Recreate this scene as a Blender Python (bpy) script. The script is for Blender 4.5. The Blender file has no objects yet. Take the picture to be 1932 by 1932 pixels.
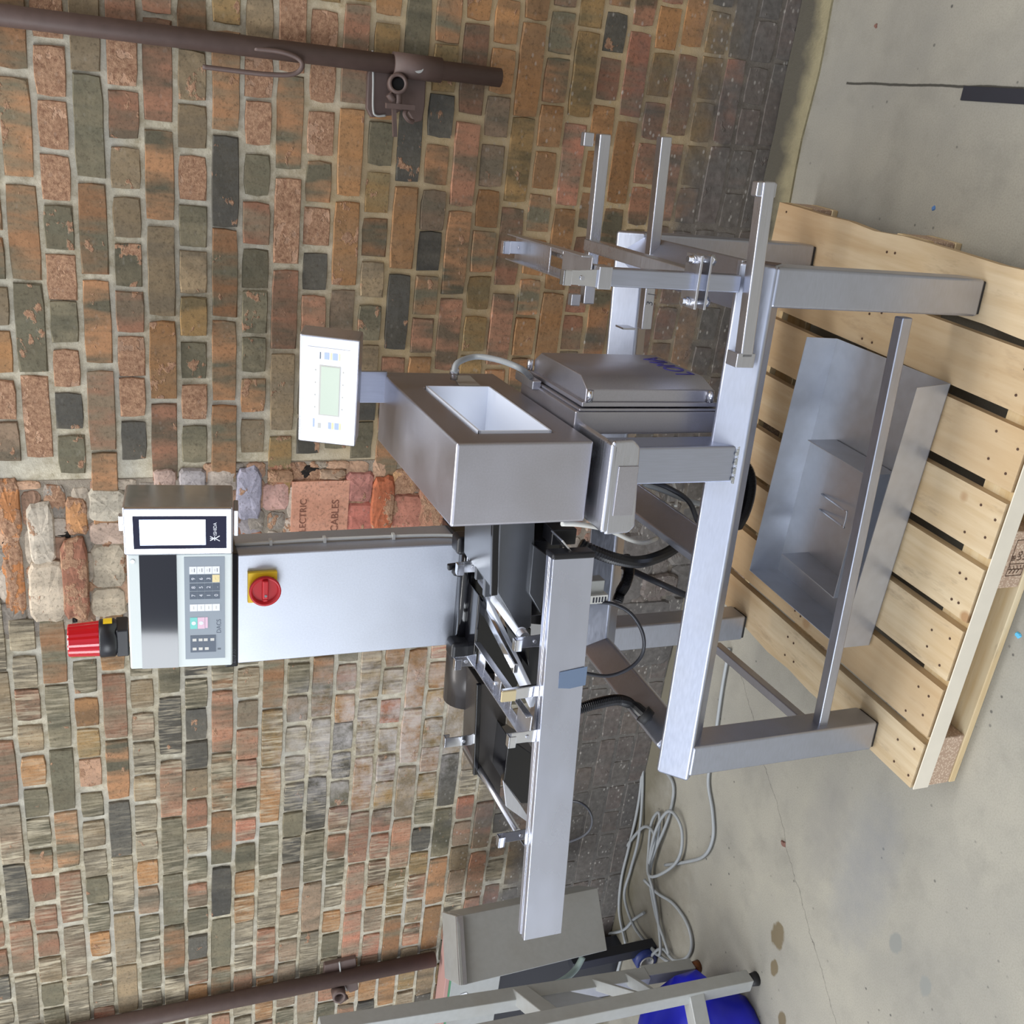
import bpy, bmesh, math, random
from mathutils import Vector, Matrix, noise as mnoise
R = math.radians
sc = bpy.context.scene
col = sc.collection
rng = random.Random(7)

# ------------------------------------------------------------------ camera, sky, lights, exposure
cam_d = bpy.data.cameras.new('camera')
cam = bpy.data.objects.new('camera', cam_d)
col.objects.link(cam)
cam_d.sensor_width = 36.0
cam_d.lens = 36.0 * 1915.0 / 1932.0
cam_d.clip_start = 0.05
cam.matrix_world = Matrix(((0.117981, 0.910029, 0.397400, 0.0),
                           (-0.342403, 0.412933, -0.843947, -2.63),
                           (-0.932116, -0.036502, 0.360315, 1.80),
                           (0, 0, 0, 1)))
sc.camera = cam

world = bpy.data.worlds.new('overcast_sky')
sc.world = world
world.use_nodes = True
wn, wl = world.node_tree.nodes, world.node_tree.links
wn.clear()
w_out = wn.new('ShaderNodeOutputWorld')
w_bg = wn.new('ShaderNodeBackground')
w_tc = wn.new('ShaderNodeTexCoord')
w_sep = wn.new('ShaderNodeSeparateXYZ')
w_ramp = wn.new('ShaderNodeValToRGB')
wl.new(w_tc.outputs['Generated'], w_sep.inputs[0])
w_map = wn.new('ShaderNodeMapRange')
w_map.inputs['From Min'].default_value = -1
w_map.inputs['From Max'].default_value = 1
wl.new(w_sep.outputs['Z'], w_map.inputs['Value'])
wl.new(w_map.outputs[0], w_ramp.inputs[0])
e = w_ramp.color_ramp.elements
e[0].position = 0.45; e[0].color = (0.20, 0.20, 0.22, 1)
e[1].position = 1.0; e[1].color = (1.25, 1.28, 1.32, 1)
k = e.new(0.52); k.color = (0.38, 0.41, 0.50, 1)
k = e.new(0.70); k.color = (0.66, 0.71, 0.82, 1)
wl.new(w_ramp.outputs[0], w_bg.inputs[0])
w_bg.inputs[1].default_value = 0.78
wl.new(w_bg.outputs[0], w_out.inputs[0])

def area_light(name, loc, rot, sx, sy, power, color):
    d = bpy.data.lights.new(name, 'AREA')
    d.shape = 'RECTANGLE'; d.size = sx; d.size_y = sy
    d.energy = power; d.color = color
    o = bpy.data.objects.new(name, d)
    o.location = loc; o.rotation_euler = rot
    col.objects.link(o)
    return o
# the long roof light over the machine, running along the wall, and the bright open door to the left behind the photographer
area_light('roof_light', (-0.6, -0.75, 5.2), (0, 0, R(4.3)), 7.0, 0.5, 125, (1.0, 0.98, 0.95))
area_light('open_door', (-5.77, -6.0, 2.6), (R(90), 0, R(-30)), 4.4, 3.0, 230, (0.90, 0.95, 1.0))

sc.view_settings.view_transform = 'Standard'
sc.view_settings.look = 'None'
sc.view_settings.gamma = 1.0
sc.view_settings.use_curve_mapping = False
sc.view_settings.exposure = 0.56

# ------------------------------------------------------------------ helpers
def lin(c):
    def f(v):
        v /= 255.0
        return v / 12.92 if v <= 0.04045 else ((v + 0.055) / 1.055) ** 2.4
    return (f(c[0]), f(c[1]), f(c[2]), 1.0)

class NT:
    def __init__(s, name):
        s.m = bpy.data.materials.new(name)
        s.m.use_nodes = True
        s.n = s.m.node_tree.nodes; s.l = s.m.node_tree.links
        s.b = s.n['Principled BSDF']
        s.geo = None
    def new(s, t, **kw):
        n = s.n.new(t)
        for k_, v in kw.items(): setattr(n, k_, v)
        return n
    def set(s, sock, v):
        if hasattr(v, 'links') or hasattr(v, 'is_linked'): s.l.new(v, sock)
        elif isinstance(v, (tuple, list)) and sock.type == 'RGBA' and len(v) == 3: sock.default_value = (*v, 1)
        else: sock.default_value = v
    def pos(s):
        if s.geo is None: s.geo = s.new('ShaderNodeNewGeometry')
        return s.geo.outputs['Position']
    def obj(s):
        return s.new('ShaderNodeTexCoord').outputs['Object']
    def scaled(s, v, sx, sy, sz):
        n = s.new('ShaderNodeMapping'); s.l.new(v, n.inputs[0]); n.inputs['Scale'].default_value = (sx, sy, sz)
        return n.outputs[0]
    def noise(s, v, scale, detail=2.0, rough=0.5):
        n = s.new('ShaderNodeTexNoise'); s.l.new(v, n.inputs['Vector'])
        n.inputs['Scale'].default_value = scale; n.inputs['Detail'].default_value = detail
        n.inputs['Roughness'].default_value = rough
        return n.outputs[0]
    def vor(s, v, scale):
        n = s.new('ShaderNodeTexVoronoi'); s.l.new(v, n.inputs['Vector']); n.inputs['Scale'].default_value = scale
        return n.outputs['Distance']
    def mr(s, v, a, b, c=0.0, d=1.0):
        n = s.new('ShaderNodeMapRange'); s.set(n.inputs[0], v)
        for i, x in enumerate((a, b, c, d)): n.inputs[1 + i].default_value = x
        return n.outputs[0]
    def math(s, op, a, b=0.0):
        n = s.new('ShaderNodeMath', operation=op); s.set(n.inputs[0], a); s.set(n.inputs[1], b)
        return n.outputs[0]
    def mix(s, f, a, b, mode='MIX'):
        n = s.new('ShaderNodeMix', data_type='RGBA', blend_type=mode)
        s.set(n.inputs[0], f); s.set(n.inputs[6], a); s.set(n.inputs[7], b)
        return n.outputs[2]
    def attr(s, name):
        return s.new('ShaderNodeAttribute', attribute_name=name)
    def bump(s, h, strength, dist):
        n = s.new('ShaderNodeBump'); s.l.new(h, n.inputs['Height'])
        n.inputs['Strength'].default_value = strength; n.inputs['Distance'].default_value = dist
        s.l.new(n.outputs[0], s.b.inputs['Normal'])
    def xyz(s, v):
        n = s.new('ShaderNodeSeparateXYZ'); s.l.new(v, n.inputs[0]); return n.outputs
    def P(s, **kw):
        for k_, v in kw.items(): s.set(s.b.inputs[k_.replace('_', ' ')], v)
        return s.m

def plain(name, c, rough=0.5, metal=0.0, spec=0.5, var=0.06, nscale=30, bump=0.0):
    t = NT(name)
    nz = t.noise(t.obj(), nscale, 3)
    b = lin(c)
    dk = tuple(max(0, x * (1 - var * 2)) for x in b[:3]) + (1,)
    t.P(Base_Color=t.mix(nz, dk, b), Roughness=rough, Metallic=metal)
    t.b.inputs['Specular IOR Level'].default_value = spec
    if bump: t.bump(nz, bump, 0.002)
    return t.m

def steel(name, c=(200, 203, 214), rough=0.33, stretch=(3, 60, 60), streak=0.10, dirt=0.0, metal=0.85):
    t = NT(name)
    o = t.obj()
    nz = t.noise(t.scaled(o, *stretch), 6, 4)
    blot = t.noise(o, 7, 3)
    base = lin(c)
    dk = tuple(x * 0.82 for x in base[:3]) + (1,)
    colr = t.mix(nz, dk, base)
    if dirt:
        colr = t.mix(t.mr(blot, 0.45, 0.75, 0, dirt), colr, lin((150, 146, 136)))
    t.P(Base_Color=colr, Metallic=metal,
        Roughness=t.math('ADD', t.mr(blot, 0.3, 0.7, -0.06, 0.06), t.mr(nz, 0.2, 0.8, rough - streak / 2, rough + streak / 2)))
    if name != 'scuffed_aluminium': t.bump(nz, 0.04, 0.0006)
    return t.m

M = {}
M['steel'] = steel('brushed_steel', (204, 206, 214), 0.32, metal=0.95)
M['steel_v'] = steel('brushed_steel_upright', (188, 194, 212), 0.34, (60, 60, 3), metal=0.95)
M['steel_frame'] = steel('satin_steel_frame', (190, 196, 212), 0.38, (8, 40, 40), 0.12, 0.25, 0.96)
M['steel_box'] = steel('grained_steel_box', (190, 189, 197), 0.40, (50, 50, 50), 0.06, 0.0, 0.97)
M['alu'] = steel('scuffed_aluminium', (206, 211, 228), 0.30, (1, 3, 3), 0.04, 0.0, 0.88)
M['chrome'] = steel('polished_steel', (222, 224, 230), 0.14, (10, 10, 10), 0.04, 0.0, 0.95)
M['zinc'] = steel('sheet_steel', (206, 211, 220), 0.36, (6, 6, 6), 0.12, 0.2, 0.74)
M['dullsteel'] = steel('dull_painted_steel', (176, 178, 176), 0.5, (10, 10, 10), 0.1, 0.4, 0.35)
M['black'] = plain('black_plastic', (26, 26, 30), 0.38)
M['gloss'] = plain('black_gloss', (14, 14, 18), 0.12)
M['panel'] = plain('dark_grey_panel', (92, 94, 98), 0.32, metal=0.6)
M['brownpanel'] = plain('dark_brown_grey_panel', (62, 58, 56), 0.30, metal=0.3)
M['rubber'] = plain('black_rubber', (30, 30, 32), 0.6)
M['conduit'] = plain('black_corrugated_plastic', (24, 24, 28), 0.34)
M['white'] = plain('white_liner', (232, 238, 250), 0.35, var=0.01)
M['cream'] = plain('pale_painted_casing', (216, 224, 222), 0.42, var=0.01)
M['column'] = steel('blasted_steel_column', (212, 217, 228), 0.46, (40, 40, 40), 0.04)
M['greypad'] = plain('grey_keypad_film', (142, 152, 162), 0.4, var=0.01)
M['keydark'] = plain('slate_key', (74, 86, 102), 0.4, var=0.01)
M['keywhite'] = plain('white_key', (232, 234, 238), 0.4, var=0.01)
M['keyyellow'] = plain('cream_key', (232, 214, 160), 0.4, var=0.01)
M['keygreen'] = plain('mint_key', (118, 206, 196), 0.4, var=0.01)
M['keypink'] = plain('pink_key', (224, 188, 206), 0.4, var=0.01)
M['slate'] = plain('dark_slate_film', (30, 31, 56), 0.45, spec=0.12, var=0.01)
M['screen'] = plain('dark_window', (14, 14, 22), 0.06, spec=0.7, var=0.01)
M['screen'].node_tree.nodes['Principled BSDF'].inputs['Coat Weight'].default_value = 0.6
M['screen'].node_tree.nodes['Principled BSDF'].inputs['Coat Roughness'].default_value = 0.04
M['lcd_grey'] = plain('lcd_silver', (176, 190, 210), 0.10, metal=0.55, var=0.01)
M['lcd'] = plain('green_grey_lcd', (196, 208, 192), 0.2, var=0.01)
M['label'] = plain('silver_label', (182, 180, 174), 0.4, metal=0.3)
M['red'] = plain('red_plastic', (190, 26, 36), 0.35, var=0.03)
M['yellow'] = plain('yellow_plastic', (240, 200, 40), 0.4, var=0.03)
M['ink'] = plain('dark_ink', (40, 42, 56), 0.5, var=0.0)
M['inkwhite'] = plain('white_ink', (225, 228, 235), 0.5, var=0.0)
M['inkblue'] = plain('blue_ink', (66, 62, 150), 0.5, var=0.0)
M['inkpale'] = plain('pale_blue_print', (170, 186, 220), 0.5, var=0.0)
M['inkyellow'] = plain('pale_yellow_print', (238, 228, 170), 0.5, var=0.0)
M['paper'] = plain('worn_card', (206, 190, 150), 0.8)
M['cable_w'] = plain('white_cable', (222, 222, 216), 0.45)
M['cable_g'] = plain('grey_cable', (152, 156, 158), 0.4)
M['cable_k'] = plain('black_cable', (44, 46, 54), 0.4)
M['rust'] = plain('brown_painted_iron', (98, 80, 74), 0.55, var=0.16, nscale=40, bump=0.3)
M['rusthole'] = plain('pipe_bore', (14, 13, 13), 0.8)
M['pinkboard'] = plain('dusty_pink_board', (172, 134, 126), 0.8, nscale=12)
M['greenedge'] = plain('green_edge', (90, 150, 110), 0.5)
M['blue'] = plain('blue_plastic', (16, 24, 190), 0.4, var=0.2, nscale=8)
M['amber'] = plain('amber_foot', (110, 62, 24), 0.25)
M['lens_red'] = None
t = NT('red_lens')
t.P(Base_Color=lin((196, 12, 30)), Roughness=0.18)
t.b.inputs['Coat Weight'].default_value = 0.5
M['lens_red'] = t.m

# bricks: c1 / c2 are the two fired colours of each brick, their alphas say how spalled / combed it is
def soot_mix(t, colr, amt=0.92):
    p = t.pos(); x = t.xyz(p)
    h = t.math('ADD', x[2], t.mr(t.noise(p, 3.2, 4, 0.6), 0.3, 0.7, -0.22, 0.22))
    h = t.math('ADD', h, t.mr(x[0], -1.0, -1.7, 0.06, -0.20))
    m = t.mr(h, 0.22, 0.50, amt, 0.0)
    soot = t.mix(t.noise(p, 60, 3), lin((72, 69, 67)), lin((122, 118, 114)))
    colr = t.mix(m, colr, soot)
    fl = t.math('MULTIPLY', t.mr(t.vor(t.scaled(p, 1.0, 1.0, 1.6), 40), 0.26, 0.14, 0, 1), t.mr(t.noise(p, 11, 3), 0.42, 0.60, 0, 1))
    low = t.mr(x[2], 0.5, 1.0, 0.75, 0.10)
    return t.mix(t.math('MULTIPLY', fl, low), colr, lin((176, 172, 164)))

t = NT('old_brick')
p = t.pos()
a1, a2 = t.attr('c1'), t.attr('c2')
band = t.mr(t.noise(t.scaled(p, 15, 4, 3.5), 1.0, 3, 0.6), 0.40, 0.60)
colr = t.mix(band, a1.outputs['Color'], a2.outputs['Color'])
colr = t.mix(t.mr(t.noise(p, 150, 4, 0.7), 0.25, 0.75, 0.55, 0.0), colr, (0.02, 0.018, 0.014, 1), 'MULTIPLY') if False else colr
mot = t.noise(p, 55, 5, 0.65)
colr = t.mix(t.mr(mot, 0.3, 0.75, 0.0, 0.55), colr, t.mix(1.0, colr, (1.55, 1.5, 1.45, 1), 'MULTIPLY'))
colr = t.mix(t.mr(t.noise(p, 130, 3, 0.7), 0.52, 0.72, 0, 0.55), colr, lin((66, 58, 46)))
# combed (wavy vertical) pale relief on the left-hand bricks
st = t.noise(t.scaled(p, 105, 20, 10), 1.0, 3, 0.6)
combf = t.math('MULTIPLY', t.math('MULTIPLY', a2.outputs['Alpha'], t.mr(st, 0.46, 0.60)), t.mr(t.noise(p, 11, 3), 0.36, 0.62, 0.15, 1))
colr = t.mix(combf, colr, t.mix(t.noise(p, 7, 2), lin((172, 158, 132)), lin((206, 196, 172))))
colr = t.mix(t.math('MULTIPLY', a2.outputs['Alpha'], t.mr(st, 0.43, 0.33, 0, 0.7)), colr, lin((70, 64, 54)))
# spalled faces
spn = t.math('ADD', t.noise(t.scaled(p, 1, 1, 1.3), 17, 4, 0.6), t.math('MULTIPLY', a1.outputs['Alpha'], 0.36))
spall = t.mr(spn, 0.66, 0.70)
rough_n = t.noise(p, 95, 5, 0.75)
colr = t.mix(spall, colr, t.mix(t.mr(rough_n, 0.34, 0.66), lin((126, 92, 72)), t.mix(t.noise(p, 14, 2), lin((170, 138, 112)), lin((194, 154, 122)))))
# lime bloom on the wall left of the machine
wx = t.xyz(p)
d = t.math('ADD', t.math('POWER', t.math('MULTIPLY', t.math('SUBTRACT', wx[0], -2.02), 2.0), 2.0),
           t.math('POWER', t.math('MULTIPLY', t.math('SUBTRACT', wx[2], 1.02), 1.7), 2.0))
bl = t.math('MULTIPLY', t.mr(d, 0.05, 0.55, 1, 0), t.mr(t.noise(p, 12, 5, 0.7), 0.40, 0.60, 0, 0.62))
colr = t.mix(bl, colr, lin((196, 190, 186)))
colr = soot_mix(t, colr)
h = t.math('ADD', t.math('MULTIPLY', mot, 0.5), t.math('MULTIPLY', rough_n, t.math('ADD', t.math('MULTIPLY', spall, 1.6), 0.25)))
h = t.math('ADD', h, t.math('MULTIPLY', combf, 0.7))
t.P(Base_Color=colr, Roughness=0.86)
t.b.inputs['Specular IOR Level'].default_value = 0.25
t.bump(h, 0.55, 0.004)
M['brick'] = t.m

t = NT('lime_mortar')
p = t.pos()
n1 = t.noise(p, 45, 5, 0.7)
colr = t.mix(t.mr(n1, 0.3, 0.65), lin((158, 146, 120)), lin((208, 200, 178)))
colr = t.mix(t.mr(t.noise(p, 4, 3), 0.45, 0.65, 0, 0.5), colr, lin((196, 196, 190)))
xm_ = t.xyz(p)
tan_ = t.math('MULTIPLY', t.mr(xm_[0], -1.3, -1.0), t.mr(t.math('ADD', xm_[2], t.mr(t.noise(p, 3, 2), .3, .7, -.15, .15)), 1.45, 1.15))
colr = t.mix(t.math('MULTIPLY', tan_, 0.75), colr, lin((192, 167, 124)))
colr = soot_mix(t, colr)
t.P(Base_Color=colr, Roughness=0.95)
t.bump(t.noise(p, 140, 5, 0.8), 0.6, 0.004)
M['mortar'] = t.m

t = NT('rubble_mortar')
p = t.pos()
colr = t.mix(t.noise(p, 30, 5, 0.7), lin((112, 100, 88)), lin((192, 180, 162)))
colr = soot_mix(t, colr, 0.5)
t.P(Base_Color=colr, Roughness=0.95)
t.bump(t.noise(p, 60, 6, 0.8), 0.9, 0.01)
M['rubble'] = t.m

t = NT('stained_concrete')
p = t.pos(); x = t.xyz(p)
big = t.noise(p, 1.3, 5, 0.6)
colr = t.mix(t.mr(big, 0.35, 0.68), lin((160, 156, 143)), lin((134, 132, 125)))
colr = t.mix(t.mr(t.noise(p, 7, 5, 0.65), 0.50, 0.70, 0, 0.34), colr, lin((112, 110, 104)))
colr = t.mix(t.mr(t.noise(p, 240, 2), 0.40, 0.75, 0, 0.35), colr, lin((120, 116, 104)))
colr = t.mix(t.math('MULTIPLY', t.mr(t.vor(p, 26), 0.12, 0.07), t.mr(t.noise(p, 5, 2), 0.5, 0.62)), colr, lin((84, 82, 78)))
def line_mask(pa, pb, wob, half, seed):
    pa, pb = Vector(pa), Vector(pb)
    dr = (pb - pa).normalized(); nx, ny = -dr.y, dr.x
    dd = t.math('ADD', t.math('MULTIPLY', t.math('SUBTRACT', x[0], pa.x), nx), t.math('MULTIPLY', t.math('SUBTRACT', x[1], pa.y), ny))
    dd = t.math('ADD', dd, t.mr(t.noise(p, seed, 5, 0.65), 0, 1, -wob, wob))
    along = t.math('ADD', t.math('MULTIPLY', t.math('SUBTRACT', x[0], pa.x), dr.x), t.math('MULTIPLY', t.math('SUBTRACT', x[1], pa.y), dr.y))
    m_ = t.mr(t.math('ABSOLUTE', dd), half * 0.5, half, 1, 0)
    m_ = t.math('MULTIPLY', m_, t.math('GREATER_THAN', along, 0.0))
    return t.math('MULTIPLY', m_, t.math('LESS_THAN', along, (pb - pa).length))
colr = t.mix(t.math('MULTIPLY', line_mask((-1.642,-0.3954,0), (-2.309,-1.145,0), 0.05, 0.0016, 4.0), 0.75), colr, lin((84, 80, 74)))
colr = t.mix(line_mask((0.0683,-0.243,0), (0.09,-0.8343,0), 0.004, 0.004, 9.0), colr, lin((62, 60, 54)))
def spot(c, rx, ry, colr, tint, amt, soft=0):
    dx = t.math('POWER', t.math('MULTIPLY', t.math('SUBTRACT', x[0], c[0]), 1 / rx), 2.0)
    dy = t.math('POWER', t.math('MULTIPLY', t.math('SUBTRACT', x[1], c[1]), 1 / ry), 2.0)
    dd = t.math('ADD', t.math('ADD', dx, dy), t.mr(t.noise(p, 22, 4, 0.6), 0.2, 0.8, -0.6, 0.6))
    return t.mix(t.mr(dd, 0.7 - soft, 1.15 + soft, amt, 0), colr, tint)
for px_c, rx, ry in (((-2.281,-0.851,0), .045, .03), ((-2.387,-0.8757,0), .03, .018), ((-2.508,-0.9632,0), .03, .02)):
    colr = spot(px_c, rx, ry, colr, lin((98, 84, 56)), 0.85)
colr = spot((-1.816,-1.074,0), .20, .09, colr, lin((118, 120, 124)), 0.6, .9)
colr = spot((-1.909,-1.238,0), .03, .022, colr, lin((124, 126, 122)), 0.8)
colr = spot((-1.929,-1.355,0), .03, .02, colr, lin((124, 126, 122)), 0.8)
colr = spot((-2.783,-0.1938,0), .40, .22, colr, lin((112, 106, 92)), 0.75, .7)  # darker floor round the cable coil: shadow and dirt together in the colour
colr = spot((-1.814,-0.9103,0), .16, .07, colr, lin((128, 126, 122)), 0.6, .9)
# dirt along the foot of the wall
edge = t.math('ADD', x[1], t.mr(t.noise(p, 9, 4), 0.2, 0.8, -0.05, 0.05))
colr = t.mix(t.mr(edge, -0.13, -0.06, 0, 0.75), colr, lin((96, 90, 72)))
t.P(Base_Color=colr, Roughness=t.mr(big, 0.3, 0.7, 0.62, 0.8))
t.bump(t.noise(p, 60, 5, 0.6), 0.12, 0.002)
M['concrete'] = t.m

def wood(name, c1, c2, axis, rough=0.72, edge=False):
    t = NT(name)
    p = t.pos()
    sx, sy = (1.2, 16) if axis == 'x' else (16, 1.2)
    g = t.noise(t.scaled(p, sx, sy, 16), 2.2, 6, 0.62)
    colr = t.mix(t.mr(g, 0.32, 0.68), lin(c1), lin(c2))
    colr = t.mix(t.mr(t.noise(p, 3.5, 3), 0.45, 0.7, 0, 0.45), colr, lin((196, 162, 112)))
    colr = t.mix(t.mr(t.noise(t.scaled(p, *( (2, 8) if axis == 'x' else (8, 2)), 8), 3.5, 4, 0.7), 0.57, 0.72, 0, 0.55), colr, lin((140, 122, 100)))
    kn = t.vor(t.scaled(p, 1, 1, 0.2), 5.5)
    colr = t.mix(t.mr(kn, 0.10, 0.055, 0, 0.75), colr, lin((150, 108, 66)))
    if axis == 'y':
        yy = t.xyz(p)[1]
        colr = t.mix(t.mr(t.math('ADD', yy, t.mr(t.noise(p, 4, 3), 0.3, 0.7, -0.15, 0.15)), -0.75, -0.35, 0, 0.5), colr, lin((150, 116, 84)))
        bw_ = t.attr('tone').outputs['Fac']
        colr = t.mix(bw_, colr, lin((178, 150, 114)))
    t.P(Base_Color=colr, Roughness=rough)
    t.b.inputs['Specular IOR Level'].default_value = 0.25
    t.bump(g, 0.15, 0.002)
    return t.m
M['deck'] = wood('pale_pine_deck', (208, 191, 160), (184, 161, 126), 'y')
M['stringer'] = wood('pale_pine_stringer', (222, 206, 172), (200, 172, 124), 'x')
M['plane_edge'] = plain('planed_pine_edge', (226, 218, 200), 0.8, nscale=18)
M['nail'] = plain('rusty_nail', (88, 66, 52), 0.6, metal=0.4)
t = NT('pressed_chip_block')
p = t.pos()
colr = t.mix(t.mr(t.vor(p, 190), 0.1, 0.55), lin((218, 198, 174)), lin((176, 150, 128)))
t.P(Base_Color=colr, Roughness=0.9)
t.bump(t.noise(p, 220, 4, 0.7), 0.5, 0.003)
M['chip'] = t.m

# ------------------------------------------------------------------ mesh builder
class MB:
    def __init__(s):
        s.v, s.f = [], []
    def add(s, vs, fs):
        o = len(s.v)
        s.v += [tuple(v) for v in vs]
        s.f += [tuple(i + o for i in f) for f in fs]
        return s
    def box(s, a, b):
        x0, y0, z0 = (min(a[i], b[i]) for i in range(3)); x1, y1, z1 = (max(a[i], b[i]) for i in range(3))
        return s.add([(x0, y0, z0), (x1, y0, z0), (x1, y1, z0), (x0, y1, z0), (x0, y0, z1), (x1, y0, z1), (x1, y1, z1), (x0, y1, z1)],
                     [(0, 3, 2, 1), (4, 5, 6, 7), (0, 1, 5, 4), (1, 2, 6, 5), (2, 3, 7, 6), (3, 0, 4, 7)])
    def obox(s, m, hx, hy, hz):
        vs = [m @ Vector((sx * hx, sy * hy, sz * hz)) for sz in (-1, 1) for sx, sy in ((-1, -1), (1, -1), (1, 1), (-1, 1))]
        return s.add(vs, [(0, 3, 2, 1), (4, 5, 6, 7), (0, 1, 5, 4), (1, 2, 6, 5), (2, 3, 7, 6), (3, 0, 4, 7)])
    def prism(s, pts, d):
        # pts: closed 3D outline, d: extrusion vector
        n = len(pts); d = Vector(d)
        vs = [Vector(p_) for p_ in pts] + [Vector(p_) + d for p_ in pts]
        fs = [tuple(range(n)), tuple(range(2 * n - 1, n - 1, -1))] + [(i, i + n, (i + 1) % n + n, (i + 1) % n) for i in range(n)]
        return s.add(vs, fs)
    def bar(s, p0, p1, w, h, roll=0.0, up=(0, 0, 1)):
        p0, p1 = Vector(p0), Vector(p1); ax = (p1 - p0).normalized(); u = Vector(up)
        if abs(ax.dot(u)) > 0.98: u = Vector((0, 1, 0))
        r = ax.cross(u).normalized(); u = r.cross(ax)
        q = Matrix.Rotation(roll, 3, ax); r = q @ r; u = q @ u
        c = [(-w / 2, -h / 2), (w / 2, -h / 2), (w / 2, h / 2), (-w / 2, h / 2)]
        return s.prism([p0 + r * a + u * b for a, b in c], p1 - p0)
    def cyl(s, p0, p1, r0, r1=None, n=16):
        r1 = r0 if r1 is None else r1
        p0, p1 = Vector(p0), Vector(p1); ax = (p1 - p0).normalized()
        a = ax.orthogonal().normalized(); b = ax.cross(a)
        vs = []
        for p_, r_ in ((p0, r0), (p1, r1)):
            vs += [p_ + (a * math.cos(2 * math.pi * i / n) + b * math.sin(2 * math.pi * i / n)) * r_ for i in range(n)]
        fs = [tuple(range(n))[::-1], tuple(range(n, 2 * n))] + [(i, (i + 1) % n, (i + 1) % n + n, i + n) for i in range(n)]
        return s.add(vs, fs)
    def lathe(s, p0, ax, prof, n=24):
        p0, ax = Vector(p0), Vector(ax).normalized()
        a = ax.orthogonal().normalized(); b = ax.cross(a); vs, fs = [], []
        for d_, r_ in prof:
            vs += [p0 + ax * d_ + (a * math.cos(2 * math.pi * i / n) + b * math.sin(2 * math.pi * i / n)) * r_ for i in range(n)]
        for j in range(len(prof) - 1):
            fs += [(j * n + i, j * n + (i + 1) % n, (j + 1) * n + (i + 1) % n, (j + 1) * n + i) for i in range(n)]
        fs += [tuple(range(n))[::-1], tuple(range((len(prof) - 1) * n, len(prof) * n))]
        return s.add(vs, fs)
    def tube(s, pts, r, n=10, res=8, rings=0, amp=0.0):
        P_ = spline(pts, res)
        if rings:
            L_ = [0.0]
            for a_, b_ in zip(P_, P_[1:]): L_.append(L_[-1] + (b_ - a_).length)
            m = rings * 2; Q = []
            for i in range(m + 1):
                d_ = L_[-1] * i / m; j = 0
                while j < len(L_) - 2 and L_[j + 1] < d_: j += 1
                f_ = (d_ - L_[j]) / max(1e-9, L_[j + 1] - L_[j]); Q.append(P_[j].lerp(P_[j + 1], f_))
            P_ = Q
        vs, fs = [], []
        nrm = None
        for i, p_ in enumerate(P_):
            tg = (P_[min(i + 1, len(P_) - 1)] - P_[max(i - 1, 0)]).normalized()
            nrm = tg.orthogonal().normalized() if nrm is None else (nrm - tg * nrm.dot(tg)).normalized()
            b_ = tg.cross(nrm)
            rr = r + (amp if i % 2 else -amp) if rings else r
            vs += [p_ + (nrm * math.cos(2 * math.pi * k_ / n) + b_ * math.sin(2 * math.pi * k_ / n)) * rr for k_ in range(n)]
        for j in range(len(P_) - 1):
            fs += [(j * n + k_, j * n + (k_ + 1) % n, (j + 1) * n + (k_ + 1) % n, (j + 1) * n + k_) for k_ in range(n)]
        fs += [tuple(range(n))[::-1], tuple(range((len(P_) - 1) * n, len(P_) * n))]
        return s.add(vs, fs)
    def build(s, name, mat, parent=None, bevel=0.0, smooth=False, kind=None, seg=2):
        me = bpy.data.meshes.new(name)
        me.from_pydata(s.v, [], s.f)
        bm = bmesh.new(); bm.from_mesh(me)
        bmesh.ops.recalc_face_normals(bm, faces=bm.faces)
        bm.to_mesh(me); bm.free()
        me.materials.append(mat)
        o = bpy.data.objects.new(name, me)
        col.objects.link(o)
        if parent is not None: o.parent = parent
        if bevel:
            md = o.modifiers.new('bevel', 'BEVEL'); md.width = bevel; md.segments = seg; md.limit_method = 'ANGLE'
            md.angle_limit = R(35); md.harden_normals = True
            for pl_ in me.polygons: pl_.use_smooth = True
        elif smooth:
            for pl_ in me.polygons: pl_.use_smooth = len(pl_.vertices) == 4
        if kind: o['kind'] = kind
        return o

def spline(pts, res):
    P_ = [Vector(p_) for p_ in pts]
    if len(P_) < 3: return P_
    E_ = [P_[0] * 2 - P_[1]] + P_ + [P_[-1] * 2 - P_[-2]]
    out = []
    for i in range(1, len(E_) - 2):
        a, b, c, d_ = E_[i - 1:i + 3]
        for k_ in range(res):
            u = k_ / res
            out.append(0.5 * ((2 * b) + (c - a) * u + (2 * a - 5 * b + 4 * c - d_) * u * u + (3 * b - a - 3 * c + d_) * u ** 3))
    out.append(P_[-1])
    return out

def empty(name, label, cat, loc=(0, 0, 0), rz=0.0, group=None):
    o = bpy.data.objects.new(name, None)
    o.empty_display_size = 0.1
    o.location = loc; o.rotation_euler = (0, 0, rz)
    col.objects.link(o)
    return tag(o, label, cat, group)
def tag(o, label, cat, group=None):
    o['label'] = label; o['category'] = cat
    if group: o['group'] = group
    return o
def text(name, body, size, mat, parent, m, depth=0.0, align='LEFT'):
    c = bpy.data.curves.new(name, 'FONT')
    c.body = body; c.size = size; c.extrude = depth; c.align_x = align
    c.materials.append(mat)
    tmp = bpy.data.objects.new('tmp', c)
    col.objects.link(tmp)
    me = bpy.data.meshes.new_from_object(tmp.evaluated_get(bpy.context.evaluated_depsgraph_get()))
    bpy.data.objects.remove(tmp)
    me.name = name
    o = bpy.data.objects.new(name, me)
    col.objects.link(o)
    o.parent = parent
    o.matrix_local = m
    return o
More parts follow.
